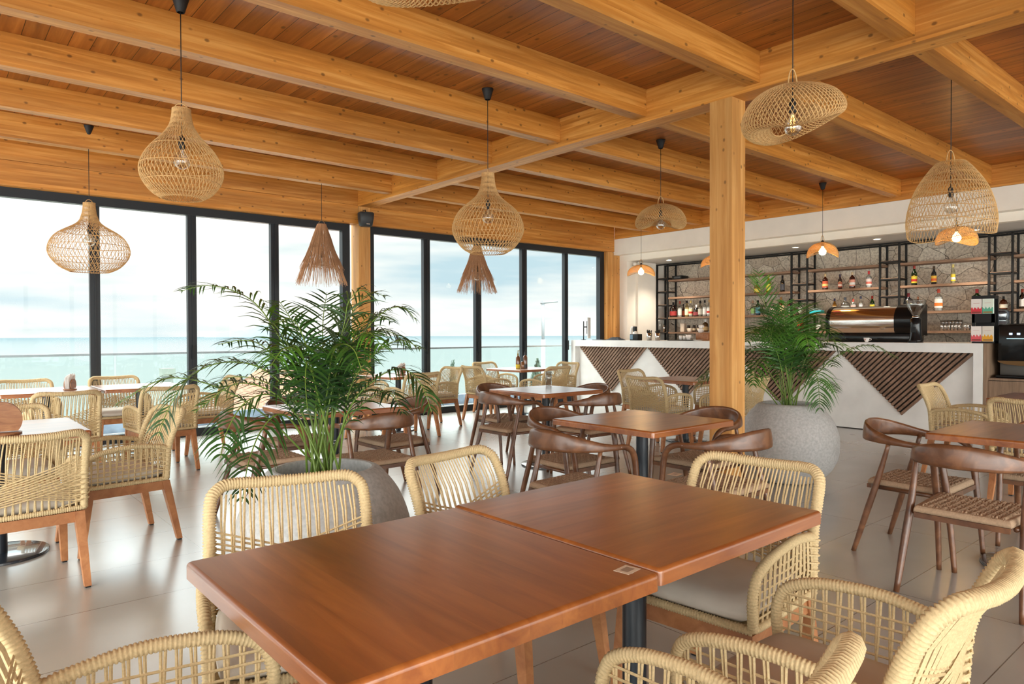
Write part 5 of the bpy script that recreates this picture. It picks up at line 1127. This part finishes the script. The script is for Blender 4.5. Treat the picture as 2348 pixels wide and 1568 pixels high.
F2_ = [
 ([(1795, 935), (1788, 850), (1770, 760), (1750, 680), (1738, 622)], 0.2, 0.32, 26, 0.15),
 ([(1800, 935), (1790, 830), (1770, 745), (1740, 705), (1712, 712)], 0.1, 0.30, 26, 0.7),
 ([(1810, 935), (1818, 820), (1835, 740), (1865, 722), (1895, 748)], 0.1, 0.30, 26, 0.7),
 ([(1815, 935), (1840, 850), (1875, 800), (1910, 790), (1932, 812)], 0.0, 0.26, 24, 1.0),
 ([(1815, 935), (1840, 870), (1862, 845), (1875, 870), (1880, 940)], -0.35, 0.26, 20, 1.2),
 ([(1790, 935), (1750, 880), (1700, 845), (1650, 842), (1600, 872)], 0.55, 0.28, 24, 0.9),
 ([(1795, 935), (1768, 860), (1748, 825), (1735, 835), (1726, 885)], -0.35, 0.22, 20, 1.0),
 ([(1805, 935), (1803, 840), (1800, 770), (1798, 725), (1802, 690)], -0.2, 0.34, 26, 0.5),
 ([(1802, 935), (1788, 830), (1760, 765), (1735, 750), (1712, 785)], -0.35, 0.30, 26, 0.8),
 ([(1810, 935), (1824, 830), (1850, 765), (1885, 750), (1915, 775)], 0.35, 0.28, 24, 0.9),
 ([(1805, 935), (1798, 810), (1782, 735), (1762, 705), (1735, 700)], 0.35, 0.30, 26, 0.6),
 ([(1808, 935), (1812, 820), (1825, 745), (1842, 705), (1868, 695)], 0.3, 0.30, 26, 0.5),
 ([(1804, 935), (1800, 830), (1790, 770), (1775, 745), (1765, 790)], -0.4, 0.30, 24, 0.9),
 ([(1808, 935), (1815, 840), (1828, 780), (1845, 765), (1855, 800)], -0.4, 0.30, 24, 0.9)]
palm('areca_palm', pl2, 6.10, F2_, 'dense palm in the right concrete planter, in front of the bar', 9, 5, 'leaf2', ln=0.24, wd=0.013)
# green string tied round the stems
p = ond(800, 1045, 3.2)
# ================================================================ THINGS ON THE TABLES
def napkin_holder(loc, rz, label, nap=True, r=0.085, napkin_label=None):
    o = empty('napkin_holder', loc, rz); base_ = MB().lathe([(0.0005, 0.001), (r, 0.001), (r, 0.010), (0.0005, 0.010)], 28, smooth=False); base_.build('holder_base', M['holder'], o)
    for s_ in (-1, 1):
        d = MB(); n = 30; prof = [(r*1.02*math.cos(a), 0.008+r*0.72+r*1.0*math.sin(a)) for a in [math.radians(-38+256*i/n) for i in range(n+1)]]
        d.prism(prof, 1, s_*0.030-0.004, s_*0.030+0.004); d.build('holder_disc', M['holder'], o, fix=True)
    tag(o, label, 'napkin holder')
    if nap:
        q = MB()
        for k in range(5):
            y = -0.018+0.009*k; q.prism([(-0.07, 0.012), (0.07, 0.012), (0.075+0.004*k, 0.15+0.012*(k % 2)), (0.02, 0.11+0.01*k), (-0.03, 0.165-0.006*k), (-0.075, 0.12)], 1, y-0.0015, y+0.0015)
        n_ = q.build('paper_napkins', M['paper'], None, fix=True); n_.location = (loc[0], loc[1], loc[2]+0.001); n_.rotation_euler = (0, 0, rz); tag(n_, napkin_label, 'napkins')
    return o
napkin_holder((0.33, 4.78, 0.7455), math.radians(-5), 'round wooden napkin holder on the table at the left edge', False, 0.10)
napkin_holder((1.13, 8.16, 0.7455), math.radians(60), 'small wooden holder with white napkins on the left window table', True, 0.06, 'white paper napkins sticking out of the small holder on the left window table')
napkin_holder((4.90, 8.05, 0.7455), math.radians(30), 'wooden holder on the table behind the big palm', True, 0.06, 'brownish shadowed napkins in the holder on the table behind the big palm')
p = onz(1258, 884, 0.7455)
o = MB().lathe([(0.0005, 0.004), (0.030, 0.002), (0.036, 0.15), (0.034, 0.15), (0.028, 0.012), (0.0005, 0.012)], 20).build('drinking_glass', M['clear']); o.location = (p.x, p.y, 0.746); tag(o, 'tall clear glass standing alone on the middle table', 'glass')
tc_ = onz(1207, 843.5, 0.745); tx, ty = 7.16, 8.20
for dx_, dy_, hh_, col_, t_, pour in ((-0.035, 0.03, 0.20, (0.16, 0.06, 0.02), 'brown oil bottle with yellow oil at its foot, left on the corner table', (0.25, 0.16, 0.02)), (0.045, -0.05, 0.21, (0.14, 0.055, 0.025), 'brown vinegar bottle with a black pourer, right on the corner table', (0.02, 0.02, 0.02)), (0.01, -0.03, 0.11, (0.22, 0.09, 0.03), 'short brown pepper mill between the oil and vinegar bottles', (0.22, 0.09, 0.03))):
    o = empty('condiment_bottle' if hh_ > 0.15 else 'pepper_mill', (tx+dx_, ty+dy_, 0.7455))
    MB().lathe([(0.0005, 0.001), (0.033, 0.001), (0.035, 0.01), (0.035, hh_*0.85), (0.028, hh_*0.93), (0.012, hh_)], 16).build('body', plain('brown_glass', col_, 0.2, coat=0.5), o)
    if hh_ > 0.15:
        MB().lathe([(0.0355, 0.006), (0.0356, 0.065)], 16).build('label_band', plain('band', (0.75, 0.60, 0.03) if dx_ < 0 else (0.02, 0.02, 0.025), 0.4), o)
        MB().lathe([(0.013, hh_), (0.013, hh_+0.03), (0.006, hh_+0.04), (0.005, hh_+0.085)], 10).tube([(0, 0, hh_+0.075), (0.02, -0.02, hh_+0.08)], 0.005, 6).build('pourer', plain('pourer', pour, 0.4), o)
    tag(o, t_, 'bottle' if hh_ > 0.15 else 'mill')
